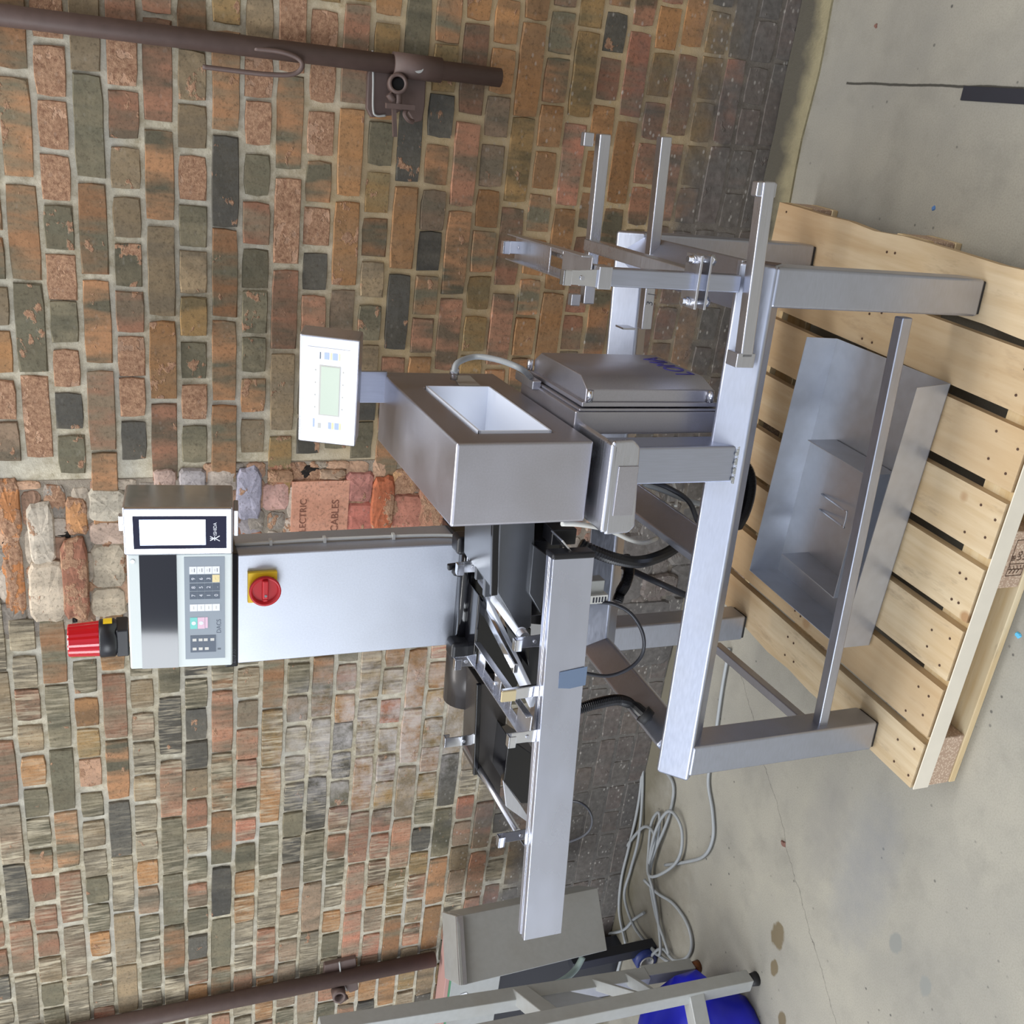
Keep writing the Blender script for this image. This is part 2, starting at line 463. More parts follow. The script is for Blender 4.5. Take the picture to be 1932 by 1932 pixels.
def basis(origin, xa, ya):
    xa = Vector(xa).normalized(); za = xa.cross(Vector(ya)).normalized(); ya = za.cross(xa)
    m = Matrix((xa, ya, za)).transposed().to_4x4()
    m.translation = Vector(origin)
    return m

# ------------------------------------------------------------------ the setting
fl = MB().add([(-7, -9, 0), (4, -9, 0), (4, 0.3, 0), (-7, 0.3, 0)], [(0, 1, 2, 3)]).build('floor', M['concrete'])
fl['kind'] = 'structure'
wall = MB().box((-6.0, 0.0065, -0.1), (2.6, 0.34, 3.3)).build('wall_back', M['mortar'])
wall['kind'] = 'structure'
wr = MB().box((2.6, -6.0, -0.1), (2.9, 0.34, 3.3)).build('wall_right_unseen', plain('plain_brown_brickwork', (150, 118, 78), 0.9, nscale=6, var=0.2))  # unseen side wall, added to give right-facing steel its brown reflections
wr['kind'] = 'structure'
# raised cement fillet along the foot of the wall on the right
fv = []
n = 40
for i in range(n + 1):
    xx = -0.75 + 3.35 * i / n
    w_ = 0.115 + 0.012 * mnoise.noise(Vector((xx * 5, 0, 0))); hh = 0.010 + 0.008 * mnoise.noise(Vector((xx * 7, 3, 0)))
    fv += [(xx, 0.0, 0.0), (xx, 0.0, hh + 0.014), (xx, -w_ * 0.5, hh), (xx, -w_, 0.006), (xx, -w_, 0.0)]
fm = MB()
fm.add(fv, [(i * 5 + k_, (i + 1) * 5 + k_, (i + 1) * 5 + k_ + 1, i * 5 + k_ + 1) for i in range(n) for k_ in range(4)])
t = NT('dirty_cement_fillet')
p_ = t.pos(); x_ = t.xyz(p_)
cc_ = t.mix(t.noise(p_, 30, 5, 0.7), lin((120, 112, 88)), lin((160, 152, 122)))
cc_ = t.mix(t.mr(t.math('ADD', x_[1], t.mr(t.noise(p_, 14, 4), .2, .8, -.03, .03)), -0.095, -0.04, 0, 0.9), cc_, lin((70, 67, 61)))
t.P(Base_Color=cc_, Roughness=.95)
t.bump(t.noise(p_, 80, 5, .7), .7, .006)
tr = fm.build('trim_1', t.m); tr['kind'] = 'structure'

# ------------------------------------------------------------------ bricks
PAL_ = {
 'g': ((104, 96, 74), (88, 84, 66)), 'd': ((84, 80, 70), (70, 68, 62)), 'o': ((152, 106, 62), (132, 98, 64)),
 'r': ((144, 98, 72), (106, 90, 70)), 'b': ((146, 102, 66), (96, 90, 70)), 'p': ((166, 128, 100), (148, 112, 86)),
 'y': ((142, 110, 64), (112, 96, 64)), 'm': ((124, 102, 80), (102, 92, 74)), 'w': ((128, 116, 92), (98, 90, 74)),
 'k': ((152, 96, 72), (114, 95, 76)), 's': ((132, 112, 82), (112, 98, 76)),
}
# fired colours of the bricks on the clean stretch right of the machine, course by course from the top, right to left
ROWS = {26: 'bbbgpsyb', 25: 'ppppgpgpdgprpgygoypg', 24: 'sgbbrbgorb', 23: 'prssgrppdrsgpogpm', 22: 'rbsorsbgd', 21: 'pppgpygpgrgsgod',
        20: 'bdbbbyobrb', 19: 'gggrgggbsgdggdgs', 18: 'gbgrsyorbyo', 17: 'gsbgdrggdsggs', 16: 'roomgmbrb', 15: 'ogybsgsdggsrs', 14: 'gdodrbmgs'}
def mute(c, k=.22):
    g_ = c[0] * .3 + c[1] * .59 + c[2] * .11
    return tuple((v * (1 - k) + g_ * k) * 1.08 for v in c)
PAL = {k_: (mute(v[0]), mute(v[1])) for k_, v in PAL_.items()}
def zone_letter(x, z):
    if x > -1.35:
        if z > 1.0: return rng.choice('gggdbbbrrsspoyym')
        return rng.choice('kkorrbsgdmowy'.replace('w', 'b').replace('g', 'r').replace('s', 'o'))
    if z > 1.15: return rng.choice('wwwgggdrskbmosrm')
    return rng.choice('kkorrbsgdmowy')
def in_chase(x, z):
    j = 0.03 * math.sin(z * 40)
    if z > 1.56: return -1.53 + j < x < -1.12 + j
    if z > 0.90: return -1.36 < x < -1.075 + j
    if 0.06 < z < 0.62: return -1.62 < x < -1.02 + j
    return False
CW = 0.0749
def course_z(c): return 1.496 + CW * (c - 20)
bricks = []
PH = {25: -.071, 24: -.12, 23: -.147, 22: -.214, 21: -.158, 20: -.214}
for c in range(0, 44):
    z0 = course_z(c)
    hdr = (25 - c) % 2 == 0
    pitch = 0.1125 if hdr else 0.225
    ph = PH.get(c)
    if ph is None:
        ph = -.165 + (0.0 if hdr else 0.056) + rng.uniform(-.035, .035)
    nfirst = int((2.6 - ph) / pitch)
    row = ROWS.get(c, '')
    for i in range(-nfirst, 1000):
        xr = ph - i * pitch; xl = xr - pitch
        if xl < -6.0: break
        if xr > 2.62: continue
        x0, x1 = xl + rng.uniform(-.006, .006), xr + rng.uniform(-.006, .006)
        xm = (x0 + x1) / 2; zm = z0 + CW / 2
        if in_chase(xm, zm) or (in_chase(x1 - .03, zm) and in_chase(x0 + .03, zm)): continue
        idx = i + 1
        L = row[idx] if 0 <= idx < len(row) else zone_letter(xm, zm)
        if L == 'p' and c != 25 and rng.random() < .35: L = 's'
        if (c, idx) in ((19, 0), (19, 1), (18, 0), (18, 2), (17, 0), (17, 1), (17, 3)): L = 'p'      # spalled pink round the tap plate
        bricks.append((x0, x1, z0, z0 + CW, L, hdr))
def brick_mesh(mb, cols, x0, x1, z0, z1, L, gap=None, proud=None, seed=0):
    jx = gap if gap is not None else rng.uniform(.0035, .0058)
    jz = rng.uniform(.0036, .006)
    x0 += jx; x1 -= jx; z0 += jz; z1 -= jz
    pr = proud if proud is not None else rng.uniform(-.002, .004)
    if z0 < .55: pr = rng.uniform(-.005, -.003); jx *= .8; jz *= .8
    nx = 5 if x1 - x0 > .16 else 4
    nz = 3
    vs = []
    for yy, ins in ((-0.0005 - pr, .0016), (0.0035 - pr, 0.0), (0.03, 0.0)):
        for j in range(nz):
            for i in range(nx):
                u, v = i / (nx - 1), j / (nz - 1)
                x = x0 + (x1 - x0) * u; z = z0 + (z1 - z0) * v
                ex = (1 if i == 0 else -1 if i == nx - 1 else 0); ez = (1 if j == 0 else -1 if j == nz - 1 else 0)
                jit = mnoise.noise_vector(Vector((x * 31 + seed, z * 37, yy * 10)))
                cr = rng.uniform(0, .004) if ex and ez else 0.0
                x += ex * (ins + cr + .0046 * abs(jit.x)) ; z += ez * (ins + cr + .0042 * abs(jit.z))
                vs.append((x, yy + (.0016 * jit.y if yy < 0.01 else 0), z))
    m = nx * nz
    fs = [(j * nx + i, j * nx + i + 1, (j + 1) * nx + i + 1, (j + 1) * nx + i) for j in range(nz - 1) for i in range(nx - 1)]
    ring = [i for i in range(nx)] + [j * nx + nx - 1 for j in range(1, nz)] + [(nz - 1) * nx + i for i in range(nx - 2, -1, -1)] + [j * nx for j in range(nz - 2, 0, -1)]
    for a in (0, 1):
        for q in range(len(ring)):
            r0, r1 = ring[q], ring[(q + 1) % len(ring)]
            fs.append((r0 + a * m, r0 + a * m + m, r1 + a * m + m, r1 + a * m))
    vs = vs[:3 * m]
    used = list(range(m)) + [a * m + r_ for a in (1, 2) for r_ in ring]
    mp = {o_: i_ for i_, o_ in enumerate(used)}
    vs = [vs[o_] for o_ in used]; fs = [tuple(mp[i_] for i_ in f) for f in fs]
    ca, cb = PAL[L]
    f1, f2 = rng.uniform(.84, 1.12), rng.uniform(.84, 1.12)
    ca = [min(255, v * f1) for v in ca]; cb = [min(255, v * f2) for v in cb]
    xm = (x0 + x1) / 2; zm = (z0 + z1) / 2
    left = xm < -1.4
    sp = {'p': rng.uniform(.65, 1.0)}.get(L, rng.choice((0, 0, 0, .1, .15, .25)) if zm > .9 else rng.choice((0, 0, .1)))
    if left: sp *= 0.35
    comb = rng.uniform(.7, 1) if L == 'w' else (rng.choice((0, .2, .4, .6, .8)) if left and zm > .8 else 0.0)
    mb.add(vs, fs); cols.append((len(vs), (*lin(ca)[:3], sp), (*lin(cb)[:3], comb)))
def finish(mb, cols, name, parent, kind=None, mat=None):
    o = mb.build(name, mat or M['brick'], parent, kind=kind)
    me = o.data
    for an, k_ in (('c1', 1), ('c2', 2)):
        at = me.color_attributes.new(an, 'FLOAT_COLOR', 'POINT')
        buf = []
        for cnt in cols: buf += list(cnt[k_]) * cnt[0]
        at.data.foreach_set('color', buf)
    return o
camp = Vector((0, -2.63, 1.8))
def seen(b):
    x, z = (b[0] + b[1]) / 2, (b[2] + b[3]) / 2
    v = cam.matrix_world.inverted() @ Vector((x, 0, z))
    px, py = 966 + 1915 * v.x / -v.z, 966 - 1915 * v.y / -v.z
    return px, py
def hidden(px, py):
    return (240 < px < 900 and 1010 < py < 1250) or (230 < px < 440 and 930 < py < 1260) or (720 < px < 1120 and 720 < py < 1000 and px > 860 - (py - 720) * 0) or \
           (565 < px < 685 and 620 < py < 840) or (px > 1000 and 680 < py < 900)
vis, rest = [], []
for b in bricks:
    px, py = seen(b)
    if -10 < px < 1600 and -10 < py < 1940 and not hidden(px, py) and b[2] > .28:
        size = (b[1] - b[0]) * (b[3] - b[2]) / (Vector(((b[0] + b[1]) / 2, 0, b[2])) - camp).length_squared
        vis.append((size * max(.2, abs(2.63 / (Vector(((b[0] + b[1]) / 2, 0, b[2])) - camp).length)), b))
    else: rest.append(b)
vis.sort(key=lambda q: -q[0])
single = [b for _, b in vis[:272]]
rest += [b for _, b in vis[272:]]
for i, b in enumerate(single):
    mb, cs = MB(), []
    brick_mesh(mb, cs, *b[:5], seed=i)
    finish(mb, cs, 'brick', wall)
mb, cs = MB(), []
for i, b in enumerate(rest): brick_mesh(mb, cs, *b[:5], seed=i + 1000)
finish(mb, cs, 'brickwork', wall, 'stuff')

# ---- the broken-out chase: a recess packed with rough brickbats and lumps of mortar
chase_bits = [
 # wall-plane corners (upper right, lower left), colour, proud, spall
 ((-1.093,0,2.087), (-1.253,0,2.038), (186, 128, 84), .0, .6), ((-1.266,0,2.091), (-1.495,0,2.041), (172, 116, 74), -.005, .5),
 ((-1.161,0,2.022), (-1.335,0,1.962), (188, 178, 162), .004, 0), ((-1.16,0,1.947), (-1.218,0,1.91), (126, 126, 126), -.02, 0),
 ((-1.149,0,1.931), (-1.252,0,1.88), (182, 134, 92), .0, .5), ((-1.128,0,1.875), (-1.219,0,1.785), (176, 168, 152), .0, 0),
 ((-1.334,0,2.03), (-1.504,0,1.942), (190, 176, 156), .01, .1), ((-1.27,0,1.948), (-1.5,0,1.886), (150, 104, 84), .015, .5),
 ((-1.221,0,1.874), (-1.288,0,1.784), (186, 164, 148), .0, .2), ((-1.29,0,1.874), (-1.418,0,1.791), (178, 166, 146), .0, .2),
 ((-1.418,0,1.88), (-1.508,0,1.794), (186, 172, 150), .0, .1), ((-1.185,0,1.781), (-1.447,0,1.706), (170, 160, 150), -.01, 0),
 ((-1.074,0,1.712), (-1.13,0,1.657), (176, 152, 140), .0, .3), ((-1.075,0,1.648), (-1.13,0,1.581), (166, 160, 160), .004, 0),
 ((-1.077,0,1.575), (-1.14,0,1.5), (172, 160, 148), .0, 0), ((-1.079,0,1.498), (-1.223,0,1.433), (152, 150, 164), .004, 0),
 ((-1.228,0,1.496), (-1.314,0,1.431), (150, 144, 146), -.008, 0), ((-1.121,0,1.429), (-1.205,0,1.354), (182, 146, 136), -.004, .1),
 ((-1.081,0,1.415), (-1.119,0,1.348), (150, 118, 92), .002, .4), ((-1.208,0,1.427), (-1.318,0,1.354), (120, 112, 104), -.015, 0),
 ((-1.084,0,1.273), (-1.115,0,1.199), (158, 134, 112), .0, .3), ((-1.096,0,1.197), (-1.185,0,1.118), (168, 116, 106), .0, .1),
 ((-1.191,0,1.192), (-1.349,0,1.108), (180, 112, 98), .0, .1), ((-1.114,0,1.12), (-1.275,0,1.055), (172, 100, 70), .008, .3),
 ((-1.089,0,1.062), (-1.165,0,0.9865), (188, 148, 108), .0, .7), ((-1.169,0,1.053), (-1.286,0,0.9666), (174, 118, 100), .0, .3),
 ((-1.131,0,0.9765), (-1.272,0,0.8951), (170, 124, 100), .0, .5),
 ((-1.214,0,1.958), (-1.269,0,1.915), (30, 27, 25), -.009, 0), ((-1.07,0,1.349), (-1.116,0,1.271), (30, 26, 25), -.008, 0), ((-1.479,0,1.943), (-1.528,0,1.914), (34, 31, 29), -.009, 0), ((-1.251,0,2.089), (-1.279,0,2.074), (30, 27, 25), -.009, 0),  # open holes in the chase: their shade put into near-black pieces
 ((-1.335,0,0.3267), (-1.481,0,0.173), (122, 104, 96), .0, 0), ((-1.246,0,0.2122), (-1.406,0,0.0933), (112, 100, 98), .0, 0),
 ((-1.491,0,0.1711), (-1.571,0,0.0429), (160, 104, 92), .012, .5), ((-1.482,0,0.3011), (-1.583,0,0.1595), (106, 96, 94), .0, 0),
 ((-1.328,0,0.0892), (-1.455,0,-0.0572), (116, 106, 100), .005, .2), ((-1.458,0,0.0623), (-1.581,0,-0.0963), (104, 98, 96), .0, 0),
 ((-1.595,0,0.2616), (-1.676,0,0.0379), (92, 92, 98), .0, 0), ((-1.587,0,0.0499), (-1.696,0,-0.0681), (96, 94, 98), .0, 0),
 ((-1.672,0,0.3277), (-1.861,0,0.1316), (84, 82, 82), .0, 0), ((-1.687,0,0.154), (-1.853,0,0.0018), (80, 78, 78), .0, 0),
]
MB().box((-1.66, 0.0045, 0.03), (-1.0, 0.02, 0.66)).box((-1.40, .0045, .86), (-1.06, .02, 1.58)).box((-1.56, .0045, 1.56), (-1.10, .02, 2.2)).build('rubble_bed', M['rubble'], wall)
fill_cols = ((168, 156, 140), (150, 120, 100), (176, 164, 150), (160, 112, 88), (140, 132, 122), (184, 150, 124))
for xa_, xb_, za_, zb2_ in ((-1.55, -1.12, 1.58, 2.16), (-1.38, -1.08, .90, 1.56), (-1.64, -1.02, .08, .62)):
    zq = za_
    while zq < zb2_:
        xq = xa_ + rng.uniform(0, .03)
        while xq < xb_:
            wq, hq = rng.uniform(.05, .11), rng.uniform(.045, .07)
            chase_bits.append(((min(xq + wq, xb_ + .02), 0, zq + hq), (xq, 0, zq), rng.choice(fill_cols), -.006 + rng.uniform(-.002, .001), rng.choice((0, .2, .5))))
            xq += wq + .002
        zq += .058
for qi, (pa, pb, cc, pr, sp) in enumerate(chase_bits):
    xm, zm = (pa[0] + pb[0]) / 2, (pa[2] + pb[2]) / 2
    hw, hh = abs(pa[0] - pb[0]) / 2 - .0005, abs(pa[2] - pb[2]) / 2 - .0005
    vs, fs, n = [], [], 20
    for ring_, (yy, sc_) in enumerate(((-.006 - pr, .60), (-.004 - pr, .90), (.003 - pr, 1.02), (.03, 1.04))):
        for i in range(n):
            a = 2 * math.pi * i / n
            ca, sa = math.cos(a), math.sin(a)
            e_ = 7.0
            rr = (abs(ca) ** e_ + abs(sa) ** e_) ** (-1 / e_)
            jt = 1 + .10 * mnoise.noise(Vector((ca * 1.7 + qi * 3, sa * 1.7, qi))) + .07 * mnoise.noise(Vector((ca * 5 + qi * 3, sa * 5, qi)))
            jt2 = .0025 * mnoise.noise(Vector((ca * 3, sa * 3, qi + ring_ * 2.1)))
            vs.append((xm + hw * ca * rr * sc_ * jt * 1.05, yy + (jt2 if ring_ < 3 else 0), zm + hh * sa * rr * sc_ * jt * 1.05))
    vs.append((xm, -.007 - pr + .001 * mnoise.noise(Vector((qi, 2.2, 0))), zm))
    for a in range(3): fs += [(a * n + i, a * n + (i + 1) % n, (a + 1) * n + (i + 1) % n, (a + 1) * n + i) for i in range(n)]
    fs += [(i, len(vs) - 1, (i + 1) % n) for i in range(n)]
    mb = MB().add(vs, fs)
    finish(mb, [(len(vs), (*lin(cc)[:3], sp), (*lin([v * .86 for v in cc])[:3], 0.0))], 'brickbat_or_dark_hole', wall)
# the clay cable tile bedded in the chase
ta, tb = (-1.117,0,1.349), (-1.379,0,1.188)
tm = MB().box((tb[0], -.006, tb[2]), (ta[0], .03, ta[2]))
tile = finish(tm, [(8, (*lin((188, 140, 118))[:3], 0), (*lin((176, 128, 106))[:3], 0))], 'cable_tile', wall)
tile['label'] = 'pinkish clay cable tile with impressed lettering'
text('lettering', 'ELECTRIC', .027, M['rusthole'], tile, basis(Vector((-1.17,0,1.308)) + Vector((0, -.0066, 0)), (1, 0, 0), (0, 0, 1)), .0004, 'RIGHT').data.materials[0] = plain('pressed_clay', (120, 78, 62), 0.9)
text('lettering', 'CABLES', .030, bpy.data.materials['pressed_clay'], tile, basis(Vector((-1.175,0,1.216)) + Vector((0, -.0066, 0)), (1, 0, 0), (0, 0, 1)), .0004, 'RIGHT')

# ------------------------------------------------------------------ the checkweigher
CW_ = empty('checkweigher', 'tall stainless steel checkweigher with metal detector head standing on the wooden pallet', 'machine', (-.278, -1.016, .127), R(4.3))
def part(name, mb, mat, parent=None, bevel=0.0, **kw):
    return mb.build(name, mat, parent if parent is not None else CW_, bevel, **kw)
# frame: four square legs, diamond-set beams, stretchers
for n_, (x0, y0, zt) in enumerate(((-.0755, 0, .512), (-1.1155, 0, .512), (-.071, .572, .47), (-1.110, .572, .47))):
    lg = part('leg', MB().box((x0, y0, 0.006), (x0 + .0755, y0 + .0755, zt)), M['steel_frame'], None, .006)
    part('end_cap', MB().box((x0 + .004, y0 + .004, -.001), (x0 + .0715, y0 + .0715, .008)), M['rubber'], lg, .002)
D = .0755
q45 = R(45)
fb = part('front_beam', MB().bar((-1.13, .053, .512), (.002, .053, .512), D, D, q45), M['steel_frame'], None, .008)
part('weld_patch', MB().bar((.001, .053, .512), (.003, .053, .512), D * .8, D * .8, q45), M['rust'], fb)
part('rear_beam', MB().bar((-1.085, .528, .497), (.006, .598, .504), D, D, q45), M['steel_frame'], None, .008)
part('side_beam', MB().bar((-.050, .07, .508), (-.050, .62, .500), D, D, q45), M['steel_frame'], None, .008)
part('side_beam', MB().bar((-1.075, .07, .508), (-1.062, .56, .495), D, D, q45), M['steel_frame'], None, .008)
part('cross_beam', MB().bar((-.602, .05, .515), (-.604, .56, .515), .064, .064, q45), M['steel_frame'], None, .006)
part('stretcher', MB().bar((-0.0862,0.03,0.1676), (-1.051,0.03,0.1515), .026, .026, 0), M['steel_frame'], None, .003)
part('stretcher', MB().bar((-1.06,0.465,0.1677), (-1.06,0.0448,0.1644), .024, .024, 0), M['steel_frame'], None, .003)
# post and the folded plate carrying the metal detector
post = part('post', MB().box((-.427, .014, .52), (-.351, .089, .80)), M['steel_v'], None, .006)
wv = MB()
for i in range(12): wv.lathe((-.425 + i * .0065, .012, .522 + .003 * math.sin(i * 2.2)), (0, -1, 0), [(0, .005), (.003, .0035)], 8)
part('weld_bead', wv, M['dullsteel'], post, smooth=True)
hp = MB().box((-.50, -.02, .822), (-.325, .30, .834))
pr = [(-.505, -.045, .825), (-.320, -.045, .832), (-.318, -.045, .79), (-.332, -.045, .774), (-.49, -.045, .762), (-.503, -.045, .775)]
hp.prism(pr, (0, .012, 0))
hp.box((-.50, -.045, .818), (-.325, -.01, .834))
plate = part('carrier_plate', hp, M['steel'], None, .007)
part('weld_patch', MB().box((-.465, -.0475, .774), (-.368, -.044, .815)), M['steel_box'], plate, .001)
for x_ in (-.46, -.365):
    part('rubber_foot', MB().cyl((x_, .05, .832), (x_, .05, .850), .016), M['rubber'], plate, smooth=True)
# metal detector head with a lined tunnel
X0, X1, Y0, Y1, Z0, Z1 = -.4925, -.3335, 0.0, .565, .848, 1.116
ay0, ay1, az0, az1 = .062, .424, .903, 1.057
hd = MB()
outer = [(Y0, Z0), (Y1, Z0), (Y1, Z1), (Y0, Z1)]; inner = [(ay0, az0), (ay1, az0), (ay1, az1), (ay0, az1)]
vs = [(x_, y_, z_) for x_ in (X0, X1) for y_, z_ in outer + inner]
fs = []
for i in range(4):
    j = (i + 1) % 4
    fs += [(i, j, j + 8, i + 8), (i, i + 4, j + 4, j), (i + 8, j + 8, j + 12, i + 12), (i + 4, i + 12, j + 12, j + 4)]
hd.add(vs, fs)
head = part('detector_head', hd, M['steel_box'], None, .006, seg=3)
ln = MB()
T = .004
for a, b in (((X0 - .003, ay0 + T, az0 + T), (X1 + .003, ay1 - T, az0 + 2 * T)), ((X0 - .003, ay0 + T, az1 - 2 * T), (X1 + .003, ay1 - T, az1 - T)),
             ((X0 - .003, ay0 + T, az0 + T), (X1 + .003, ay0 + 2 * T, az1 - T)), ((X0 - .003, ay1 - 2 * T, az0 + T), (X1 + .003, ay1 - T, az1 - T))):
    ln.box(a, b)
part('tunnel_liner', ln, M['white'], head)
part('rating_plate', MB().prism([(-0.3325,0.5275,0.9577), (-0.3325,0.5297,0.9164), (-0.3325,0.4316,0.9244), (-0.3325,0.4299,0.9739)], (.0008, 0, 0)), M['label'], head)
part('cable_gland', MB().cyl((-0.325,0.4579,0.9778), Vector((-0.325,0.4579,0.9778)) + Vector((.035, 0, 0)), .0085).cyl(Vector((-0.325,0.4579,0.9778)) + Vector((.012, 0, 0)), Vector((-0.325,0.4579,0.9778)) + Vector((.024, 0, 0)), .012, n=6), M['chrome'], head, smooth=True)
part('hanging_washer', MB().cyl((-.36, .54, 1.116), (-.36, .54, 1.121), .016), M['steel'], head, smooth=True)
g0 = Vector((-0.29,0.37,1.008))
part('signal_cable', MB().tube([g0, (-0.27,0.3772,0.9981), (-0.26,0.3925,0.9537), (-0.255,0.335,0.9208), (-0.26,0.2787,0.8944), (-0.29,0.3339,0.8481)], .0065, 10), M['cable_g'], head, smooth=True)
# little display on its stem above the head
ds = part('display_stem', MB().box((-.394, .520, 1.112), (-.324, .532, 1.20)), M['steel_v'], None, .001)
ytop, ybot = .47, .41
tr_, br_, bl_, tl_ = Vector((-0.2263,0.425,1.322)), Vector((-0.2307,0.385,1.207)), Vector((-0.4713,0.43,1.198)), Vector((-0.4628,0.47,1.313))
xa = ((tr_ - tl_) + (br_ - bl_)).normalized(); ya = ((tl_ - bl_) + (tr_ - br_)).normalized()
DW = ((tr_ - tl_).length + (br_ - bl_).length) / 2; DH = ((tl_ - bl_).length + (tr_ - br_).length) / 2
DB = basis((tr_ + br_ + bl_ + tl_) / 4, xa, ya)
disp = part('detector_display', MB().obox(DB @ Matrix.Translation((0, 0, -.0275)), DW / 2, DH / 2, .0275), M['steel'], None, .004)
def on_disp(name, x0, y0, x1, y1, mat, z=.0006, t_=.0005, parent=disp):
    # x, y as fractions of the display face, from its lower left corner
    return part(name, MB().obox(DB @ Matrix.Translation((((x0 + x1) / 2 - .5) * DW, ((y0 + y1) / 2 - .5) * DH, z)), (x1 - x0) * DW / 2, (y1 - y0) * DH / 2, t_), mat, parent)
on_disp('keypad_film', .115, .15, .90, .86, M['keywhite'])
on_disp('lcd_recess', .28, .30, .745, .655, M['label'], .0012)
on_disp('lcd', .29, .315, .735, .625, M['lcd'], .0016)
for i in range(4):
    for y_, u_ in ((.71, 0), (.245, 0)):
        fx = .345 + i * .115
        on_disp('arrow_mark', fx, y_, fx + .012, y_ + .02, M['label'], .0012)
for x0, y0, x1, y1, mt in ((.80, .36, .86, .44, 'inkpale'), (.80, .50, .86, .58, 'inkpale'), (.80, .64, .86, .655, 'keydark'), (.80, .455, .86, .475, 'inkyellow'), (.80, .32, .86, .335, 'inkyellow'),
                           (.155, .30, .215, .37, 'inkpale'), (.155, .265, .215, .29, 'inkyellow'), (.155, .39, .215, .42, 'inkyellow'), (.155, .43, .215, .48, 'inkpale'), (.155, .61, .20, .66, 'label'), (.16, .72, .24, .745, 'inkpale')):
    on_disp('key_print', x0, y0, x1, y1, M[mt], .0012)
# junction box on the post: body, flange and chamfered lid facing right
jb = part('junction_box', MB().box((-.352, .107, .512), (-.304, .40, .842)), M['steel_box'], None, .004)
part('lid_flange', MB().box((-.304, .104, .520), (-.298, .395, .836)).box((-.296, .107, .526), (-.286, .39, .830)), M['steel_box'], jb, .002)
y0_, y1_, z0_, z1_ = .112, .385, .534, .822
lid = MB()
A_ = [(-.288, y0_, z0_), (-.288, y1_, z0_), (-.288, y1_, z1_), (-.288, y0_, z1_)]
B_ = [(-.262, y0_, z0_), (-.262, y1_, z0_), (-.262, y1_, z1_), (-.262, y0_, z1_)]
C_ = [(-.240, y0_ + .034, z0_ + .012), (-.240, y1_ - .034, z0_ + .012), (-.240, y1_ - .034, z1_), (-.240, y0_ + .034, z1_)]
lid.add(A_ + B_ + C_, [(0, 1, 2, 3)] + [(r_ * 4 + i, r_ * 4 + (i + 1) % 4, r_ * 4 + 4 + (i + 1) % 4, r_ * 4 + 4 + i) for r_ in (0, 1) for i in range(4)] + [(8, 9, 10, 11)])
lidp = part('lid', lid, M['steel_box'], jb, .003)
for y_, z_ in ((.106, .816), (.106, .545), (.388, .83)):
    part('lid_screw', MB().cyl((-.285, y_, z_), (-.262, y_, z_), .0065), M['chrome'], jb, smooth=True)
text('marker_writing', 'LOMA', .062, M['inkblue'], jb, basis((-.2392, .150, .560), (0, 1, 0), (0, 0, 1)), .0004)
part('hinge_bar', MB().bar((-.300, .300, .846), (-.300, .405, .846), .02, .02), M['steel'], jb, .003)

# ---- indicator column with main switch
colm = part('column', MB().box((-.977, .45, .932), (-.713, .575, 1.440)), M['column'], None, .004)
part('column_cap', MB().box((-.983, .448, 1.438), (-.709, .58, 1.466)), M['gloss'], colm, .003)
text('scratched_mark', '2,5%', .020, M['ink'], colm, basis((-.975, .4474, 1.444), (1, 0, 0), (0, 0, 1)), .0003)
part('cable_lead', MB().tube([(-.709, .50, 1.44), (-.706, .50, 1.2), (-.707, .49, .95), (-.700, .42, .90), (-.65, .33, .88)], .004, 8), M['cable_w'], colm, smooth=True)
for z_ in (1.36, 1.24, 1.08): part('cable_clip', MB().box((-.7125, .492, z_), (-.700, .508, z_ + .006)), M['cable_w'], colm)
SC = Vector((-.788, .45, 1.384))
sw = part('switch_plate', MB().box((-.824, .438, 1.356), (-.752, .45, 1.419)), M['yellow'], colm, .002)
for dx_, dz_ in ((-.012, .0), (.0, .026)):
    pass
part('switch_dial', MB().lathe((-.791, .440, 1.384), (0, -1, 0), [(0, .030), (.012, .034), (.020, .034), (.020, .029), (.012, .027)], 32), M['red'], colm, smooth=True)
part('switch_handle', MB().box((-.806, .412, 1.378), (-.762, .430, 1.391)).box((-.812, .414, 1.3785), (-.806, .43, 1.3905)), M['red'], colm, .003)
part('switch_screw', MB().cyl((-.797, .4125, 1.3845), (-.797, .4105, 1.3845), .003), M['chrome'], colm, smooth=True)
text('switch_print', 'OFF', .008, M['ink'], sw, basis((-.765, .4374, 1.363), (0, 0, 1), (-1, 0, 0)), .0002)

# ---- indicator head on top of the column: keypad casing on the left, framed display on the right
HD = basis((-.835, .42, 1.56), (1, 0, 0), (0, .10, 1))
HZ = HD.to_3x3() @ Vector((0, 0, 1))
HXY = lambda u, v, w=0: HD @ Vector((u, v, w))
def pane(name, u0, v0, u1, v1, w0, w1, mat, parent, bevel=0.0, **kw):
    return part(name, MB().obox(HD @ Matrix.Translation(((u0 + u1) / 2, (v0 + v1) / 2, (w0 + w1) / 2)), (u1 - u0) / 2, (v1 - v0) / 2, (w1 - w0) / 2), mat, parent, bevel, **kw)
